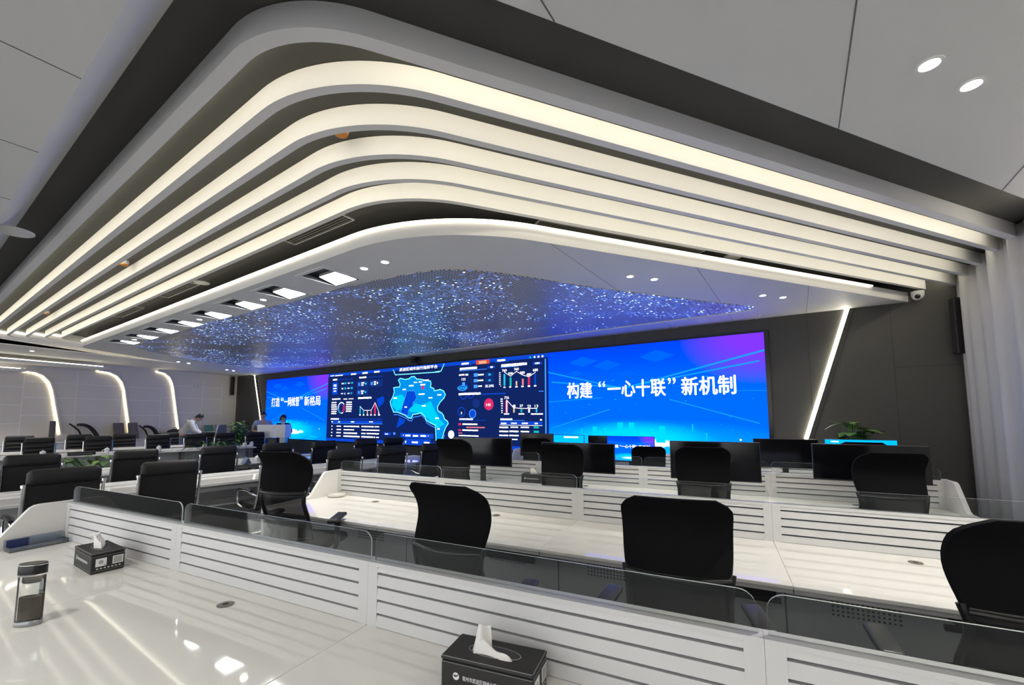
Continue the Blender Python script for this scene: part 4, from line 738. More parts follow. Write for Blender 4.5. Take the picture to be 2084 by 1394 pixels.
put_task(-3.18, 5.32, AR+d(10), 1.28, 'black task chair at the dark monitor in the left of the back row')
put_task(-1.65, 5.66, AR+d(12), 1.20, 'black task chair in front of the lit monitor with white lettering')
put_task(0.558, 5.791, AR+d(0), 1.319, 'black task chair before the lit monitor by the green plant, back row')
def meeting_chair():
    t = thing('meeting_chair', 'meeting chair', 'office chair', (0,0,0), 0, 'black leather meeting chairs')
    base_parts(t, 0.42, K['chrome'])
    m = MB(); m.rbox(-0.255,0.255,-0.22,0.27,0.43,0.51,0.03,0,4); m.build('seat', K['leather'], t, smooth=True)
    def bp(i, j, off):
        z = 0.50+0.60*j; s = 2*i-1; y = -0.235-0.10*j-0.035*math.sin(PI*j)*0.5+0.012*s*s
        return (0.243*s, y+off, z)
    m = MB()
    for off in (0.0, 0.045): m.grid(lambda i, j: bp(i, j, off), 10, 12)
    nn = 11*13; rim = [i for i in range(11)]+[11*j+10 for j in range(1, 13)]+[11*12+i for i in range(9, -1, -1)]+[11*j for j in range(11, 0, -1)]
    m.f += [(a, b, b+nn, a+nn) for a, b in zip(rim, rim[1:]+rim[:1])]; m.mi += [0]*len(rim); m.build('backrest', K['leather'], t, smooth=True)
    m = MB(); m.rbox(-0.245,0.245,-0.365,-0.255,0.985,1.13,0.045,0,5); m.build('head_pad', K['leather'], t, smooth=True)
    m = MB()
    for k in range(5): m.rbox(-0.225,0.225,-0.225-0.016*k,-0.175-0.016*k,0.53+0.088*k,0.61+0.088*k,0.022,0,3)
    m.build('back_ribs', K['leather'], t, smooth=True)
    for s in (-1, 1):
        x = s*0.262
        m = MB(); m.tube([(x,0.20,0.445),(x,-0.10,0.435),(x,-0.215,0.47),(x,-0.262,0.58),(x,-0.305,0.74),(x,-0.33,0.93),(x,-0.335,0.985)], 0.013, 8); m.lathe([(0.02,-0.012),(0.02,0.012)], 10, 0, (x,-0.332,0.99)); m.build('side_rail', K['chrome'], t, smooth=True)
        m = MB(); x2 = s*0.29
        m.tube([(x,-0.285,0.62),(x2,-0.23,0.635),(x2,-0.08,0.665),(x2,0.12,0.665),(x2,0.20,0.64),(x2,0.215,0.57),(x2,0.18,0.48),(x,0.12,0.44)], 0.012, 8); a = m.build('armrest', K['chrome'], t, smooth=True)
        m = MB(); m.tube([(x2,-0.17,0.672),(x2,-0.08,0.69),(x2,0.10,0.69),(x2,0.19,0.665)], [0.02,0.028,0.028,0.018], 10, 0, 0.6); m.build('arm_pad', K['leather'], a, smooth=True)
    return t
G0 = meeting_chair(); used2 = []
def put_meet(x, y, rz, lab):
    if not used2: used2.append(1); G0.location = (x, y, 0); G0.rotation_euler = (0, 0, rz); G0['label'] = lab; return G0
    return dup(G0, (x, y, 0), rz, lab)
BK = 0.33            # the top of the back lies this far behind the chair's centre
ra = PI/2-d(4.6)
for (x, y), lab, j in zip([(-5.69,.94),(-5.62,1.76),(-5.54,2.88),(-5.46,3.79),(-5.39,4.59),(-5.32,5.46)],
    ['biggest black leather meeting chair, seen from behind at far left beside the front desk end','black leather meeting chair seen from behind, second along the near white table','black leather meeting chair hidden behind the turned task chair, near white table','black leather meeting chair behind the left end of the second row glass','black leather meeting chair second from the far end of the near white table','black leather meeting chair at the far end of the near white table'], (0.1,-.03,.05,-.08,-.05,-.1)):
    put_meet(x-BK, y+0.05, ra+j, lab)
for (x, y), lab, j in zip([(-8.06,1.07),(-7.96,2.08),(-7.86,3.08),(-7.77,3.99),(-7.69,4.8),(-7.59,5.74),(-7.53,6.4)],
    ['black leather chair nearest the left edge along the middle white table','black leather chair second from left along the middle white table','black leather chair third from left along the middle table, before the blue-backed row','black leather chair fourth from left along the middle table, half hidden by a task chair','black leather chair along the middle table before the left slide edge','black leather chair along the middle table before the dashboard, second from its end','black leather chair at the far end of the middle table before the dashboard'], (.02,-.04,.03,-.03,.12,-.05,.03)):
    put_meet(x-BK, y+0.06, PI/2-d(5.7)+j, lab)
rb = -PI/2-d(8)
for (x, y), lab in zip([(-14.72,2.04),(-14.59,3.02),(-14.42,4.17),(-14.31,4.99),(-14.2,5.70),(-13.93,6.42)],
    ['black leather chair facing us at far left, behind the lidded cup','black leather chair facing us behind the white teapot on the far table','black leather chair facing us on the far side, middle of the far table','black leather chair facing us right below the man in the hoodie','black leather chair facing us left of the big potted plant','black leather chair facing us alone in front of the white podium']):
    put_meet(x+BK, y, rb, lab)
for (x, y), lab in zip([(-16.34,1.93),(-16.19,2.98),(-16.07,3.87),(-15.93,4.86),(-15.77,5.90)],
    ['black leather chair facing us at the left edge in the rearmost row','black leather chair in the rearmost row below the folded mesh chair','black leather chair in the rearmost row below the two grey boxes','black leather chair in the rearmost row below the black backpack','black leather chair in the rearmost row below the green board']):
    put_meet(x+BK, y, rb, lab)
# ================================================================== MEETING TABLES
def table(name, lab, x0, y0, x1, y1, depth, side):
    """long table; near (camera-side) edge runs (x0,y0)-(x1,y1)"""
    a = math.atan2(y1-y0, x1-x0); L = math.hypot(x1-x0, y1-y0)
    t = thing(name, lab, 'table', (x0, y0, 0), a, 'long white meeting tables')      # local +y points away from us
    m = MB(); m.rbox(0, L, 0, depth*0.72, 0.715, 0.75, 0.006, 0, 2); m.build('tabletop', K['white_top'], t)
    m = MB(); m.rbox(0, L, depth*0.74, depth, 0.735, 0.775, 0.006, 0, 2); m.build('raised_ledge', K['panel_white'], t)
    MB().box(0.02, L-0.02, depth*0.80, depth*0.83, 0.05, 0.735).build('front_panel', K['modesty'], t)
    MB().box(0.05, L-0.05, depth*0.35, depth*0.78, 0.40, 0.42).build('shelf', K['panel_white'], t)
    n = max(3, int(L/1.4)+1)
    for k in range(n):
        x = 0.05+(L-0.16)*k/(n-1); m = MB(); m.box(x, x+0.06, 0.10, 0.16, 0, 0.714); m.box(x, x+0.06, depth*0.72, depth*0.78, 0, 0.714); m.box(x, x+0.06, 0.16, depth*0.72, 0.0, 0.04); m.build('leg', K['slat'], t)
    return t
table('meeting_table', 'long white meeting table nearest us, behind the first row of leather chairs', -6.42, 0.3, -5.93, 6.35, 0.95, 1)
table('meeting_table', 'long white meeting table in the middle with lidded mugs', -8.75, 1.0, -8.20, 6.3, 0.8, 1)
table('meeting_table', 'long white meeting table on the far side, with the teapot on it', -13.50, 1.2, -12.82, 6.0, 0.64, 1)
table('meeting_table', 'narrow white table between the two far rows of leather chairs', -15.15, 1.2, -14.62, 5.2, 0.5, 1)
# ================================================================== MONITORS
def monitor(u, v, wd, ztop, zbot, yaw, lab, lit=None):
    t = thing('monitor', lab, 'monitor', uv(u, v, 0.7505), AR+yaw, 'desk monitors'); h = ztop-zbot; z0 = zbot-0.7505
    m = MB(); m.rbox(-wd/2, wd/2, 0.0, 0.028, z0, z0+h, 0.005, 0, 2); m.rbox(-wd*0.25, wd*0.25, 0.028, 0.05, z0+h*0.2, z0+h*0.75, 0.008); m.build('casing', K['plastic'], t)
    s = MB().box(-wd/2+0.007, wd/2-0.007, -0.002, 0.0, z0+0.014, z0+h-0.007).build('screen', K[lit] if lit else K['off'], t)
    m = MB(); m.box(-0.035, 0.035, 0.05, 0.075, 0.012, z0+h*0.5); m.build('stand', K['plastic'], t)
    m = MB()
    for q in (-1, 1): m.add([(0,0.09,0),(0,0.05,0),(q*0.26,-0.10,0),(q*0.27,-0.075,0),(0,0.09,0.012),(0,0.05,0.012),(q*0.26,-0.10,0.010),(q*0.27,-0.075,0.010)], [(0,1,2,3),(4,5,6,7),(0,1,5,4),(1,2,6,5),(2,3,7,6),(3,0,4,7)])
    m.build('foot', K['plastic'], t); return t, s, z0, h
monitor(-2.80, 4.86, 0.86, 1.32, 0.955, d(3), 'switched-off wide monitor at the left of the third row')
monitor(-1.51, 4.86, 0.90, 1.285, 0.945, d(-2), 'switched-off wide monitor, second from left in the third row')
monitor(-0.05, 4.86, 0.84, 1.335, 0.94, d(2), 'switched-off wide monitor, third from left in the third row')
monitor(1.22, 4.90, 0.84, 1.335, 1.0, d(-3), 'switched-off wide monitor at the right end of the third row')
t, s, z0, h = monitor(-1.225, 6.72, 0.72, 1.288, 0.90, d(0), 'lit monitor with purple and blue slide and white lettering, back row', 'slide')
text('构建 “一心十联” 新机制', -0.29, 0.29, z0+h*0.53, z0+h*0.66, -0.0035, K['w'], s, 'lettering', bold=0.015)
MB().add([(-0.34,-0.003,z0+h*0.80),(-0.02,-0.003,z0+h*0.66),(0.34,-0.003,z0+h*0.82),(0.34,-0.003,z0+h*0.805),(-0.02,-0.003,z0+h*0.645),(-0.34,-0.003,z0+h*0.785)], [(0,1,4,5),(1,2,3,4)]).build('artwork', K['ray'], s, fix=False)
monitor(0.80, 6.72, 0.74, 1.29, 0.905, d(2), 'switched-off monitor right of the screen edge, back row')
t, s, z0, h = monitor(1.60, 6.72, 0.74, 1.30, 0.92, d(2), 'lit blue monitor below the small green plant', 'tile2')
m = MB(); m.box(-0.30,-0.22,-0.0035,-0.003,z0+h*0.90,z0+h*0.94); m.box(-0.18,0.14,-0.0035,-0.003,z0+h*0.80,z0+h*0.83); m.box(0.1,0.22,-0.0035,-0.003,z0+h*0.78,z0+h*0.82); m.build('screen_marks', K['w'], s, fix=False)
monitor(-2.72, 6.55, 0.62, 1.315, 0.93, d(-6), 'switched-off monitor at the left of the back row')
t, s, z0, h = monitor(-2.30, 6.88, 0.60, 1.285, 0.93, d(0), 'lit cyan monitor half hidden at the left of the back row', 'tile2')
MB().box(-0.05, 0.2, -0.0035, -0.003, z0+h*0.86, z0+h*0.93).build('screen_marks', K['w'], s, fix=False)
monitor(-1.76, 6.90, 0.36, 1.28, 0.93, d(0), 'small dark monitor between the two lit ones, back row')
# ================================================================== THINGS ON THE FRONT DESKS
def tissue_box(name, loc, rz, lab, kind):
    t = thing(name, lab, 'tissue box', loc, rz, 'black leather tissue boxes'); L, D, H = 0.30, 0.14, 0.108
    m = MB(); m.rbox(0, L, 0, D, 0, H-0.014, 0.004, 0, 2); m.rbox(-0.002, L+0.002, -0.002, D+0.002, H-0.012, H, 0.005, 0, 2); m.build('case', K['boxleather'], t)
    m = MB()
    for z in (H-0.018, 0.012): m.box(0.003, L-0.003, -0.0006, 0.0, z, z+0.0012); m.box(L, L+0.0006, 0.003, D-0.003, z, z+0.0012)
    el = [(L*0.5+0.088*math.cos(a*PI/16), D*0.5+0.032*math.sin(a*PI/16), H+0.0004) for a in range(33)]
    m.tube(el, 0.0012, 5); m.tube([(0.002,0.0,H),(L-0.002,0.0,H)], 0.001, 5); m.tube([(L,0.002,H),(L,D-0.002,H)], 0.001, 5); m.build('stitching', K['stitch'], t)
    m = MB(); m.lathe([(1,0.0005),(0,0.0008)], 32, 0, (L*0.5, D*0.5, H), 0.085, 0.029); m.build('slot', K['hole'], t)
    m = MB()      # logo disc with a bird-like cut and the lettering row on the long side
    m.lathe([(0.011,0.0),(0.0,0.0006)], 20)
    lg = MB(); lg.T = Matrix.Translation((0.052, -0.0006, 0.055)) @ Matrix.Rotation(PI/2, 4, 'X'); lg.add(m.v, m.f)
    lg.build('emblem', K['print'], t)
    e2 = MB(); e2.add([(0.043,-0.0018,0.058),(0.049,-0.0018,0.053),(0.057,-0.0018,0.056),(0.063,-0.0018,0.064),(0.056,-0.0018,0.060),(0.052,-0.0018,0.058),(0.048,-0.0018,0.060)], [(0,1,2,3,4,5,6)]); e2.build('emblem_mark', K['boxleather'], t, fix=False)
    text('常州市武进区网格化服务管理中心', 0.075, 0.245, 0.047, 0.061, -0.0008, K['print'], t, 'lettering', bold=0.01)
    for a in (0.018, 0.088): MB().box(L, L+0.0008, a, a+0.045, 0.036, 0.078).build('label_square', K['print'], t)
    m = MB(); m.box(L+0.0008, L+0.0014, 0.092, 0.128, 0.040, 0.074); m.build('label_field', K['pot'], t)
    m = MB(); q = MB(); q.T = Matrix.Translation((L+0.0010, 0.040, 0.058)) @ Matrix.Rotation(PI/2, 4, 'Y'); q.lathe([(0.011,0),(0,0.0004)], 16); m.add(q.v, q.f); m.box(L+0.001, L+0.0014, 0.052, 0.059, 0.040, 0.046)
    for k in range(7): m.box(L+0.0002, L+0.0008, 0.022+k*0.0155, 0.030+k*0.0155, 0.022, 0.027, 1)
    m.build('label_marks', [K['pot'], K['print']], t)
    return t, L, D, H
def tissue(parent, fn, nu=14, nv=14):
    m = MB(); m.grid(fn, nu, nv); o = m.build('tissue', K['tissue'], parent, smooth=True); s = o.modifiers.new('t', 'SOLIDIFY'); s.thickness = 0.0012
t, L, D, H = tissue_box('tissue_box', (-0.963, 1.03, 0.7505), math.radians(13), 'black leather tissue box at the bottom centre with white lettering and a folded tissue', 0)
tissue(t, lambda i, j: (L*0.5-0.072+(0.056-0.018*j)*i+0.020*j, D*0.5-0.020+0.030*i*(1-0.5*j)+0.014*j+0.006*math.sin(7*i+3*j), H-0.012+0.092*j*(1-0.10*i)+0.003*math.sin(8*i)))
tissue(t, lambda i, j: (L*0.5-0.060+0.130*i, D*0.5-0.030+(0.052-0.042*i)*j+0.004*math.sin(6*i), H-0.004+0.034*math.sin(PI*min(1,j*1.0))*(1-i)**0.6+0.006*math.sin(PI*j)*math.sin(9*i)+0.003*math.sin(PI*j)))
t, L, D, H = tissue_box('tissue_box', (-3.505, 0.675, 0.7505), math.radians(2), 'black tissue box at left beside the tea bottle, tissue standing up', 0)
tissue(t, lambda i, j: (L*0.5-0.075+0.13*i*(1-0.35*j)+0.02*j, D*0.5-0.02+0.03*math.sin(3*i)+0.012*math.sin(5*j), H-0.012+(0.098-0.03*abs(i-0.6))*j))
tissue(t, lambda i, j: (L*0.5+0.005+0.055*i-0.02*j, D*0.5-0.028+0.02*i, H-0.012+(0.085-0.03*i)*j+0.005*math.sin(6*j)))
t, L, D, H = tissue_box('tissue_box', uv(-2.31, 5.05, 0.7505), AR, 'black tissue box on the third row between the left monitors', 0)
tissue(t, lambda i, j: (L*0.5-0.05+0.10*i*(1-0.5*j), D*0.5-0.01+0.02*i, H-0.01+0.08*j))
# tea bottle
t = thing('tea_bottle', 'oval glass tea bottle with black lid and brown tea on the front desk', 'bottle', (-2.67, 0.395, 0.7505), math.radians(48))
SXY = (0.046, 0.026)
m = MB(); m.lathe([(0.98,0.018),(0.98,0.19),(0.96,0.205)], 36, 0, (0,0,0), *SXY); m.build('glass_wall', K['clear'], t, smooth=True)
m = MB(); m.lathe([(0.80,0.026),(0.80,0.105),(0.78,0.112),(0.0,0.108)], 36, 0, (0,0,0), *SXY); m.build('tea', K['tea'], t, smooth=True)
m = MB(); m.lathe([(0.95,0.0),(1.02,0.004),(1.02,0.014),(0.90,0.021),(0.0,0.021)], 36, 0, (0,0,0), *SXY); m.build('base', mat('bottle_base', (0.32,0.32,0.33), 0.08, 0.6), t, smooth=True)
m = MB(); m.lathe([(1.05,0.203),(1.05,0.240),(1.0,0.246),(0.0,0.246)], 36, 0, (0,0,0), *SXY); m.build('lid', K['black'], t, smooth=True)
m = MB(); m.lathe([(1.03,0.198),(1.07,0.200),(1.07,0.2045),(1.03,0.2046)], 36, 0, (0,0,0), *SXY); m.lathe([(1.055,0.2395),(1.065,0.241),(1.055,0.2425),(1.0,0.2426)], 36, 0, (0,0,0), *SXY); m.build('lid_band', K['chrome'], t, smooth=True)
m = MB(); m.lathe([(0.62,0.168),(0.70,0.172),(0.70,0.198),(0.0,0.199)], 30, 0, (0,0,0), *SXY); m.build('strainer', K['steel'], t, smooth=True)
# acrylic holder lying at the left end of the front desk
t = thing('acrylic_holder', 'low clear acrylic tray with navy print against the left desk end', 'tray', uv(-4.135, 1.09, 0.7505), AR)
m = MB(); m.box(0.0, 0.11, 0.0, 0.27, 0.0, 0.004); m.box(0.107, 0.11, 0.0, 0.27, 0.004, 0.028); m.box(0.0, 0.107, 0.0, 0.003, 0.004, 0.028); m.box(0.0,0.107,0.267,0.27,0.004,0.028); m.box(0.0,0.003,0.0,0.27,0.004,0.065); m.build('tray_body', K['acrylic'], t, fix=False)
MB().box(0.004, 0.0055, 0.01, 0.11, 0.008, 0.06).build('printed_insert', K['navy'], t)
MB().box(0.03, 0.09, 0.16, 0.23, 0.0045, 0.006).build('card', K['slat'], t)
# small glass dish on the left end of the second row, white stand on the back row
t = thing('glass_dish', 'shallow frosted dish on the left end of the second row', 'dish', uv(-3.70, 3.34, 0.7505))
m = MB(); m.lathe([(0.07,0),(0.085,0.006),(0.09,0.025),(0.082,0.026),(0.076,0.010),(0.0,0.008)], 26); m.build('bowl', mat('frosted', (0.72,0.72,0.66), 0.3), t, smooth=True)
t = thing('white_cup_stand', 'small white holder standing on the back row left of the monitors', 'holder', uv(-3.05, 6.86, 0.7505))
MB().rbox(-0.05,0.05,-0.04,0.04,0,0.30,0.008).build('body', K['porcelain'], t); MB().add([(-0.03,0,0.30),(0.0,0.0,0.42),(0.02,0.01,0.30)], [(0,1,2)]).build('paper_slip', K['tissue'], t, fix=False)
# ================================================================== THINGS ON THE MEETING TABLES
def mug(x, y, z, lab, name='lidded_mug', rz=0.0):
    t = thing(name, lab, 'mug', (x, y, z), rz, 'white porcelain lidded mugs')
    m = MB(); m.lathe([(0.030,0),(0.036,0.006),(0.046,0.05),(0.048,0.10),(0.044,0.10),(0.0,0.09)], 20); m.build('cup', K['porcelain'], t, smooth=True)
    m = MB(); m.lathe([(0.050,0.101),(0.046,0.112),(0.02,0.126),(0.008,0.130),(0.011,0.142),(0.0,0.147)], 20); m.build('lid', K['porcelain'], t, smooth=True)
    m = MB(); m.tube([(0.044,0,0.085),(0.07,0,0.085),(0.08,0,0.06),(0.07,0,0.035),(0.043,0,0.03)], 0.006, 8); m.build('handle', K['porcelain'], t, smooth=True)
    m = MB(); m.lathe([(0.05,-0.008),(0.075,0.0),(0.072,0.002),(0.0,-0.002)], 22); m.build('saucer', K['porcelain'], t, smooth=True); return t
TZ = 0.7592
m0 = mug(-13.33, 2.96, TZ, 'white lidded mug with handle on the far table behind the dark leaves', rz=d(250))
for x, y, lab in ((-13.33,1.95,'white lidded mug on the far table at the left edge'),(-13.15,3.87,'white lidded mug on the far table before the third blue-backed chair'),(-13.02,4.80,'white lidded mug on the far table beside the leafy plant'),(-12.88,5.72,'white lidded mug on the far table left of the podium chair'),(-12.95,5.93,'white lidded mug at the end of the far table below the podium')): dup(m0, (x, y, TZ), d(200), lab)
for x, y, lab in ((-8.50,2.0,'white lidded mug on the middle table behind the biggest leather chair'),(-8.30,3.92,'white lidded mug on the middle table beside the dark name card'),(-8.38,3.10,'white lidded mug on the middle table, mostly hidden by a chair back'),(-8.1,5.95,'white lidded mug on the middle table before the dashboard')): dup(m0, (x, y, TZ), d(320), lab)
t = thing('name_card', 'dark blue tent name card beside a mug on the middle table', 'name card', (-8.42, 3.78, 0.7505), d(85))
MB().prism_xz([(-0.06,0),(0.06,0),(0.0,0.11)], -0.09, 0.09).build('folded_card', K['blue_board'], t)
t = thing('dark_case', 'flat dark case lying on the far table at left', 'case', (-13.38, 2.55, 0.7505), d(86))
MB().rbox(-0.22,0.22,-0.09,0.09,0,0.075,0.01).build('body', K['plastic'], t); MB().box(-0.19,0.19,-0.092,-0.09,0.03,0.036).build('edge_strip', K['pot'], t)
for x, y, lab in ((-13.18,4.35,'white papers on the far table left of the leafy plant'),(-13.2,1.65,'white papers on the far table at the left edge'),(-12.98,5.4,'white papers on the far table right of the podium chair')):
    t = thing('paper_stack', lab, 'papers', (x, y, 0.7505), d(75), 'white paper stacks'); MB().box(-0.15,0.15,-0.105,0.105,0,0.012).build('sheets', K['print'], t)
# ================================================================== PLANTS
def leafblade(m, p, dirv, L, w, droop, mi=0):
    """one bent leaf: rib from p along dirv"""
    dirv = Vector(dirv).normalized(); sd = dirv.cross(Vector((0,0,1)));  sd = sd.normalized() if sd.length > 1e-3 else Vector((1,0,0))
    vs = []; n = 5
    for k in range(n+1):
        s = k/n; c = Vector(p)+dirv*L*s+Vector((0,0,-droop*s*s)); ww = w*math.sin(PI*min(0.97, max(0.06, s**0.8)))
        vs += [tuple(c-sd*ww), tuple(c+Vector((0,0,-0.12*ww))), tuple(c+sd*ww)]
    m.add(vs, [f for k in range(n) for f in ((3*k,3*k+1,3*k+4,3*k+3),(3*k+1,3*k+2,3*k+5,3*k+4))], mi)
def plant(name, lab, loc, n, hr, spread, L, wd, pot, rng, cat='plant', group=None):
    t = thing(name, lab, cat, loc, 0, group); R = random.Random(rng)
    if pot:
        m = MB(); m.lathe([(pot*0.7,0),(pot,pot*1.5),(pot*0.92,pot*1.5),(pot*0.9,pot*1.35),(0,pot*1.35)], 22); m.build('pot', K['pot'], t, smooth=True)
        MB().lathe([(pot*0.9,pot*1.38),(0,pot*1.40)], 18).build('soil', K['soil'], t)
    m = MB(); st = MB(); base = pot*1.38 if pot else 0
    for k in range(n):
        a = R.random()*2*PI; z = R.uniform(*hr); r = spread*R.uniform(0.15, 1.0)*(0.6+0.4*math.sin(PI*(z-hr[0])/(hr[1]-hr[0]+1e-6)))
        p = Vector((r*math.cos(a), r*math.sin(a), z)); st.tube([(p.x*0.12, p.y*0.12, base), (p.x*0.5, p.y*0.5, base+(z-base)*0.7), tuple(p)], 0.004, 4)
        leafblade(m, p, (math.cos(a+R.uniform(-.7,.7)), math.sin(a+R.uniform(-.7,.7)), R.uniform(-0.1,0.7)), L*R.uniform(.7,1.2), wd*R.uniform(.7,1.2), L*0.45, 0 if R.random() < 0.65 else 1)
    st.build('stems', K['leaf'], t); lf = m.build('leaves', [K['leaf'], K['leaf2']], t, smooth=True, fix=False); return t
plant('potted_plant', 'large bushy green plant standing by the dark wall left of the man in blue', (-15.32, 6.58, 0), 150, (0.5, 1.46), 0.32, 0.20, 0.062, 0.2, 5)
plant('potted_plant', 'small round-leaved green plant above the lit monitor at right', (0.62, 7.55, 0.76), 34, (0.34, 0.74), 0.22, 0.19, 0.095, 0.09, 14)
t = thing('plant_stand', 'dark plinth hidden behind the monitors under the round-leaved plant', 'stand', (0.62, 7.55, 0), 0); MB().box(-0.14,0.14,-0.14,0.14,0,0.75).build('body', K['blackmatt'], t); MB().box(-0.15,0.15,-0.15,0.15,0.75,0.7595).build('top', K['blackmatt'], t)
plant('floor_plant', 'dark green leafy plant between the meeting tables behind the biggest chair', (-12.0, 2.45, 0), 80, (0.45, 0.84), 0.6, 0.24, 0.06, 0.2, 21, group='plants between the meeting tables')
plant('floor_plant', 'spiky grey-green plant between the tables before the chair under the hoodie man', (-12.2, 4.75, 0), 90, (0.45, 1.0), 0.65, 0.34, 0.035, 0.2, 22, group='plants between the meeting tables')
plant('floor_plant', 'low dark green plant between the meeting tables before the left slide', (-10.4, 5.95, 0), 70, (0.35, 0.70), 0.45, 0.25, 0.03, 0.18, 23, group='plants between the meeting tables')
# ================================================================== PODIUM
t = thing('podium', 'white angular podium in front of the left slide', 'podium', (-13.96, 7.03, 0), math.atan2(0.64, 0.77))
P = [(-0.42,-0.16),(0.42,-0.16),(0.52,0.05),(0.42,0.26),(-0.42,0.26),(-0.52,0.05)]
m = MB(); m.prism(P, 0.94, 1.345); m.build('head', K['porcelain'], t)
MB().box(0.2,0.36,-0.02,0.2,0.02,0.94).build('column', K['porcelain'], t)
MB().rbox(-0.45,0.45,-0.18,0.28,0.0,0.04,0.008).build('base', K['porcelain'], t)
# ================================================================== CLUTTER ALONG THE LEFT WALL
def on_floor(name, lab, cat, p, rz=0.0, group=None): return thing(name, lab, cat, (p[0], p[1], 0), rz, group)
aw = math.atan2(SL.y, SL.x)
t = on_floor('side_cabinet', 'low cabinet along the left wall behind the rearmost chairs', 'cabinet', LW(1.2, 0.42), aw)
MB().box(0,5.2,-0.0,0.36,0.05,0.86).build('body', K['walllight'], t); MB().box(-0.02,5.22,-0.02,0.37,0.86,0.89).build('top', K['panel_white'], t)
for k in range(5): MB().box(0.02+k*1.04,1.02+k*1.04,-0.012,0.0,0.08,0.84).build('door', K['panel_white'], t)
def at(tt, dd, z): p = LW(tt, dd); return (p[0], p[1], z)
t = thing('box_file', 'narrow grey upright board by the foot of the nearest curved light', 'board', at(2.72, 0.22, 0.8905), aw); MB().box(-0.06,0.06,-0.02,0.02,0,0.60).build('panel', K['wood'], t); MB().box(-0.065,0.065,-0.06,0.06,0,0.02).build('foot', K['wood'], t)
for tt, lab in ((4.30,'left one of two grey wood-grained panels on the low cabinet'),(4.68,'right one of two grey wood-grained panels on the low cabinet')):
    t = thing('display_panel', lab, 'panel', at(tt, 0.22, 0.8905), aw+0.25, 'grey panels on the cabinet'); m = MB(); m.T = Matrix.Rotation(-0.18, 4, 'X'); m.box(-0.15,0.15,-0.02,0.02,0.02,0.53); m.build('panel', K['wood'], t); MB().box(-0.12,0.12,-0.08,0.10,0,0.02).build('foot', K['wood'], t)
def folded(tt, lab, sc=1.0):
    t = thing('bent_chair_back', lab, 'chair', at(tt, 0.2, 0.95), aw, 'curved black chair backs by the wall')
    m = MB(); m.grid(lambda i, j: (0.30*sc-0.52*sc*j+0.05*math.sin(PI*j), -0.1+0.2*i, (0.03+0.44*math.sin(PI*0.55*j)*1.0)*sc-0.04*(2*i-1)**2), 6, 12); o = m.build('curved_shell', K['blackmatt'], t, smooth=True); s = o.modifiers.new('t', 'SOLIDIFY'); s.thickness = 0.05
    m = MB(); m.tube([(-0.42*sc,0,0.46*sc),(-0.30*sc,0,0.36*sc),(-0.2*sc,0,0.26*sc),(-0.1*sc,0,0.02)], [0.02,0.025,0.025,0.02], 8); m.build('arm', K['plastic'], t, smooth=True); return t
folded(3.50, 'bent black chair back lying on the cabinet beneath the middle curved light', 1.0)
folded(5.15, 'smaller bent black chair back right of the two grey panels', 0.8)
t = thing('backpack', 'black backpack lying on the cabinet left of the man in the hoodie', 'bag', at(5.85, 0.24, 0.8905), aw)
m = MB(); m.grid(lambda i, j: (0.30*math.cos(2*PI*i)*math.sqrt(max(0,1-(j)**2.6))+0.03*math.sin(6*PI*i), 0.13*math.sin(2*PI*i)*math.sqrt(max(0,1-j**2.6)), 0.30*j+0.02*math.sin(4*PI*i)*j*(1-j)), 24, 8); m.build('body', K['blackmatt'], t, smooth=True); MB().tube([(-0.05,0,0.285),(-0.02,0,0.33),(0.05,0,0.33),(0.08,0,0.285)], 0.012, 8).build('handle', K['blackmatt'], t)
for tt, k, w_, lab in ((6.96,'green_board',0.34,'green board leaning on the far end of the cabinet beside the hoodie man'),(7.44,'blue_board',0.40,'blue-grey board leaning right of the green one')):
    t = thing('leaning_board', lab, 'board', at(tt, 0.45, 0.0), aw, 'coloured boards by the wall'); m = MB(); m.T = Matrix.Rotation(-0.12, 4, 'X'); m.box(-w_/2,w_/2,-0.015,0.015,0.0,1.30); m.build('panel', K[k], t); m = MB(); m.T = Matrix.Rotation(-0.12, 4, 'X'); m.box(-w_/2-0.012,-w_/2,-0.018,0.018,0,1.31); m.box(w_/2,w_/2+0.012,-0.018,0.018,0,1.31); m.build('edge', K['pot'], t)
t = thing('steel_frame', 'tilted silvery stand between the far leather chairs', 'stand', (-14.95, 5.62, 0), d(60)); m = MB(); m.T = Matrix.Rotation(0.16, 4, 'Y'); m.box(-0.02,0.02,-0.13,0.13,0.4,1.36); m.build('panel', mat('silver', (0.32,0.33,0.36), 0.35, 0.5), t); m = MB(); m.box(-0.12,0.12,-0.12,0.12,0,0.03); m.box(0.03,0.07,-0.03,0.03,0.03,0.5); m.build('foot', K['pot'], t)
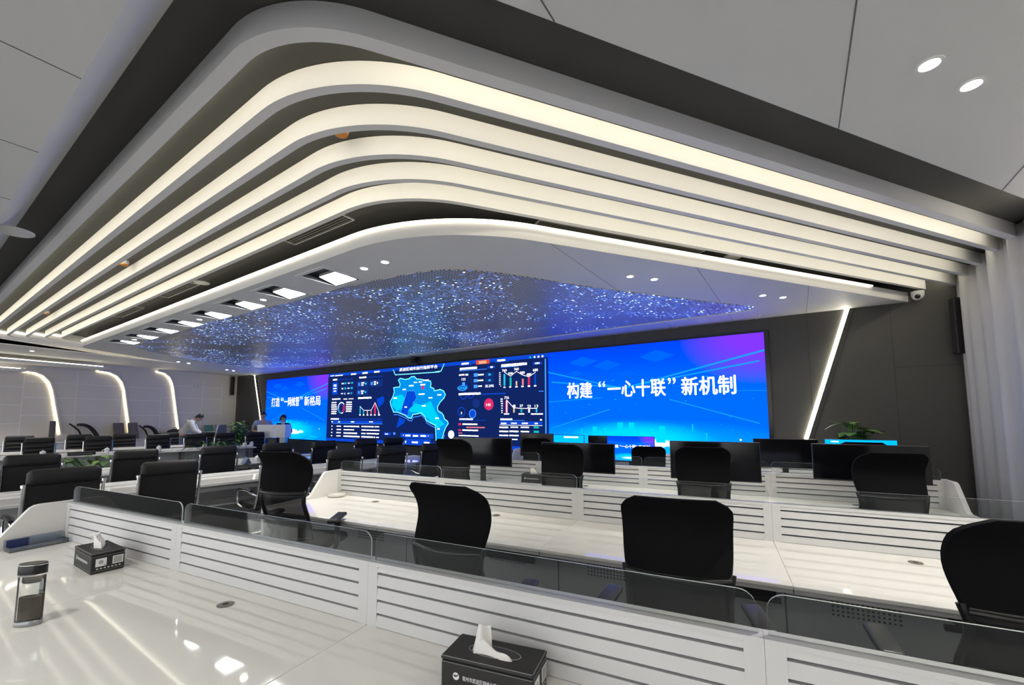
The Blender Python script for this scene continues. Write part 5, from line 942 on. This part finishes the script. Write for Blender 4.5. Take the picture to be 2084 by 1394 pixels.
# ================================================================== PEOPLE
def skin_geo(J, E, root, sub=2):
    names = list(J); me = bpy.data.meshes.new('tmp'); me.from_pydata([J[n][0] for n in names], [(names.index(a), names.index(b)) for a, b in E], [])
    o = bpy.data.objects.new('tmp', me); COL.objects.link(o); o.modifiers.new('s', 'SKIN')
    for i, n in enumerate(names):
        r = J[n][1]; sv = me.skin_vertices[0].data[i]; sv.radius = r if isinstance(r, tuple) else (r, r); sv.use_root = (n == root)
    md = o.modifiers.new('u', 'SUBSURF'); md.levels = sub; md.render_levels = sub
    ev = o.evaluated_get(bpy.context.evaluated_depsgraph_get()); q = ev.to_mesh()
    vs = [tuple(v.co) for v in q.vertices]; fs = [tuple(p.vertices) for p in q.polygons]; ev.to_mesh_clear(); bpy.data.objects.remove(o); bpy.data.meshes.remove(me)
    return vs, fs
def hand(m, wrist, dirv, up, s, curl=0.6):
    """palm, four fingers of different length and a thumb from the side of the palm"""
    d_ = Vector(dirv).normalized(); u_ = Vector(up); u_ = (u_-d_*u_.dot(d_)).normalized(); sd = d_.cross(u_)*s; w_ = Vector(wrist)
    m.tube([tuple(w_), tuple(w_+d_*0.03), tuple(w_+d_*0.085)], [0.026, 0.038, 0.040], 10, 0, 0.45)
    for k, L in enumerate((0.066, 0.074, 0.069, 0.054)):
        b = w_+d_*0.08+sd*(0.029-0.0193*k); c = b+d_*L*0.5-u_*L*0.12*curl; e = c+d_*L*0.4*(1-0.4*curl)-u_*L*0.42*curl
        m.tube([tuple(b-d_*0.01), tuple(b), tuple(c), tuple(e)], [0.009, 0.009, 0.008, 0.006], 8)
    b = w_+d_*0.03+sd*0.03; m.tube([tuple(b-sd*0.012), tuple(b+sd*0.022+d_*0.022), tuple(b+sd*0.026+d_*0.055-u_*0.012)], [0.013, 0.011, 0.008], 8)
def person(lab, loc, rz, J, clothes, hair_long, hands, headM):
    t = thing('person', lab, 'person', loc, rz)
    body_e = [('pelvis','belly'),('belly','chest'),('chest','neck'),('neck','skull')]
    for s in 'LR': body_e += [('chest','sho'+s),('sho'+s,'elb'+s),('elb'+s,'wri'+s),('pelvis','hip'+s),('hip'+s,'kne'+s),('kne'+s,'ank'+s),('ank'+s,'toe'+s)]
    m = MB(); v, f = skin_geo(J, body_e, 'pelvis'); m.add(v, f)
    for s, sg in (('L',-1),('R',1)): hand(m, J['wri'+s][0], hands[s][0], hands[s][1], sg)
    m.T = headM       # head: local origin at its middle, +y is the face
    def hd(i, j):
        a = 2*PI*i; b = PI*(j-0.5); x = math.cos(b)*math.sin(a)*0.076; y = math.cos(b)*math.cos(a)*0.095; z = math.sin(b)*0.118
        if z < 0: x *= 1-0.28*(-z/0.118)**1.5; y = y*(1-0.15*(-z/0.118)) + (0.012*(-z/0.118) if y > 0 else 0)
        if y > 0.07 and abs(x) < 0.016: y += 0.020*math.exp(-((z+0.018)/0.020)**2)*(1-abs(x)/0.016)      # nose
        if y > 0.06: y -= 0.008*(math.exp(-(((abs(x)-0.032)/0.012)**2+((z-0.012)/0.010)**2)))              # eye hollows
        if y > 0.06 and abs(x) < 0.026: y += 0.004*math.exp(-((z+0.058)/0.006)**2)-0.003*math.exp(-((z+0.052)/0.003)**2)  # lips
        return (x, y, z)
    m.grid(hd, 40, 28)
    for s in (-1, 1): m.sphere((s*0.076, -0.005, -0.005), 0.03, 0, 10, 8, 0.35, 0.6, 1.0)
    m.build('body', K['skin'], t, smooth=True)
    m = MB(); m.T = headM
    for s in (-1, 1): m.sphere((s*0.031, 0.083, 0.012), 0.0085, 0, 8, 6, 1.2, 0.5, 0.8); m.box(s*0.031-0.015, s*0.031+0.015, 0.086, 0.090, 0.026, 0.031)
    m.build('eyes', K['hair'], t, smooth=True)
    m = MB(); m.T = headM
    def hr(i, j):
        a = 2*PI*i; fr = 0.5+0.5*math.cos(a)                          # 1 in front
        lo = (0.055 if fr > 0.72 else (-0.02 if not hair_long else -0.11)) if fr > 0.35 else (-0.075 if not hair_long else -0.12)
        zz = lo+(0.140-lo)*j; q = max(0.0, 1-(max(zz, 0)/0.140)**2)**0.5; w_ = 1.10 if not hair_long else 1.22
        return (math.sin(a)*0.079*w_*q, math.cos(a)*0.098*(1.05 if not hair_long else 1.1)*q-0.008, zz)
    m.grid(hr, 36, 10); m.build('hair', K['hair'], t, smooth=True)
    for nm, kk, grow, parts in clothes:
        JJ = {n: (J[n][0], (J[n][1]+grow if not isinstance(J[n][1], tuple) else tuple(r+grow for r in J[n][1]))) for n in J}
        es = []
        if 'torso' in parts: es += [('pelvis','belly'),('belly','chest'),('chest','collar')]; JJ['collar'] = (tuple(Vector(J['chest'][0]).lerp(Vector(J['neck'][0]), 0.72)), 0.062+grow)
        for s in 'LR':
            if 'long' in parts:
                JJ['cuf'+s] = (tuple(Vector(J['elb'+s][0]).lerp(Vector(J['wri'+s][0]), 0.9)), 0.030+grow); es += [('chest','sho'+s),('sho'+s,'elb'+s),('elb'+s,'cuf'+s)]
            if 'short' in parts:
                JJ['cuf'+s] = (tuple(Vector(J['sho'+s][0]).lerp(Vector(J['elb'+s][0]), 0.75)), 0.054+grow); es += [('chest','sho'+s),('sho'+s,'cuf'+s)]
            if 'legs' in parts:
                JJ['hem'+s] = (tuple(Vector(J['kne'+s][0]).lerp(Vector(J['ank'+s][0]), 0.93)), 0.058+grow); es += [('pelvis','hip'+s),('hip'+s,'kne'+s),('kne'+s,'hem'+s)]
        used_ = {n for e in es for n in e}; JJ = {n: JJ[n] for n in JJ if n in used_}
        v, f = skin_geo(JJ, es, 'pelvis'); m = MB(); m.add(v, f); m.build(nm, K[kk], t, smooth=True)
    m = MB()
    for s in 'LR':
        a = Vector(J['ank'+s][0]); b = Vector(J['toe'+s][0]); m.rbox(a.x-0.045, a.x+0.045, a.y-0.06, b.y+0.06, 0.0, 0.085, 0.025, 0, 3)
    m.build('shoes', K['blackmatt'], t, smooth=True); return t
def pose(h=1.75, lean=0.0, arms=None, wide=1.0):
    k = h/1.75; S = {}
    sh = lambda z: lean*max(0, (z-0.95))/0.5
    P = lambda x, y, z: (x*k, y*k, z*k)
    S['pelvis'] = (P(0,0,0.96), 0.135*wide); S['belly'] = (P(0,sh(1.1),1.12), 0.125*wide); S['chest'] = (P(0,sh(1.32),1.33), 0.135*wide)
    S['neck'] = (P(0,sh(1.46)+0.01,1.47), 0.058); S['skull'] = (P(0,sh(1.56)+0.03,1.57), 0.06)
    for s, q in (('L',-1),('R',1)):
        S['sho'+s] = (P(q*0.185*wide,sh(1.40),1.41), 0.068); S['hip'+s] = (P(q*0.10,0,0.88), 0.092); S['kne'+s] = (P(q*0.105,0.02,0.50), 0.062); S['ank'+s] = (P(q*0.11,-0.02,0.09), 0.042); S['toe'+s] = (P(q*0.13,0.13,0.04), 0.035)
        e, w_ = arms[s]; S['elb'+s] = (P(*e), 0.046); S['wri'+s] = (P(*w_), 0.030)
    return S
def headm(x, y, z, pitch, yaw=0.0, s=1.0):
    J['skull'] = ((x, y-0.035, z-0.03), 0.072); J['neck'] = ((0.5*x, (J['neck'][0][1]+y)*0.5-0.02, (J['neck'][0][2]+z-0.03)*0.5), 0.062)
    return Matrix.Translation((x, y, z)) @ Matrix.Rotation(yaw, 4, 'Z') @ Matrix.Rotation(pitch, 4, 'X') @ Matrix.Scale(s, 4)
J = pose(1.75, 0.05, {'L': ((-0.30,-0.02,1.14),(-0.12,0.26,1.12)), 'R': ((0.29,-0.03,1.14),(0.06,0.27,1.10))}, 1.12)
person('man in a light blue short-sleeved shirt looking down beside the podium', (-14.81, 7.10, 0), math.atan2(-0.92, -0.40), J,
       [('shirt','blueshirt',0.012,('torso','short')),('trousers','trousers',0.012,('legs',))], False, {'L': ((0.75,0.5,-0.1),(0,0,1)), 'R': ((-0.75,0.5,0.0),(0,0,1))}, headm(0, 0.11, 1.645, -0.45, -0.35))
J = pose(1.64, 0.04, {'L': ((-0.26,0.02,1.14),(-0.12,0.19,1.16)), 'R': ((0.26,0.02,1.14),(0.12,0.19,1.16))}, 0.95)
person('woman with short black hair in a dark suit and white shirt behind the podium', (-14.38, 7.55, 0), math.atan2(-0.85, -0.52), J,
       [('jacket','suit',0.016,('torso','long')),('trousers','suit',0.012,('legs',))], True, {'L': ((0.3,0.9,-0.1),(0,0,1)), 'R': ((-0.3,0.9,-0.1),(0,0,1))}, headm(0, 0.08, 1.545, -0.5, 0.5))
o = [c for c in bpy.data.objects if c.get('label', '').startswith('woman with')][0]
m = MB(); m.add([(-0.055,0.150,1.36),(0.055,0.150,1.36),(0.0,0.170,1.16)], [(0,1,2)]); m.tube([(-0.05,0.11,1.40),(0,0.125,1.385),(0.05,0.11,1.40)], 0.022, 8); m.build('shirt_front', K['shirtwhite'], o, fix=False)
J = pose(1.75, 0.30, {'L': ((-0.26,0.38,1.14),(-0.18,0.56,1.02)), 'R': ((0.26,0.38,1.14),(0.18,0.56,1.02))}, 1.08)
t = person('man in a pale grey hoodie bending over by the left wall', (-16.95, 5.55, 0), math.atan2(-0.42, 0.90), J,
       [('hoodie','hoodie',0.026,('torso','long')),('trousers','trousers',0.012,('legs',))], False, {'L': ((0,0.8,-0.5),(0,0.4,1)), 'R': ((0,0.8,-0.5),(0,0.4,1))}, headm(0, 0.47, 1.58, -0.75, 0.0))
m = MB(); m.tube([(-0.085,0.30,1.45),(-0.06,0.20,1.44),(0,0.16,1.44),(0.06,0.20,1.44),(0.085,0.30,1.45)], [0.03,0.05,0.06,0.05,0.03], 10); m.build('hood', K['hoodie'], t, smooth=True)
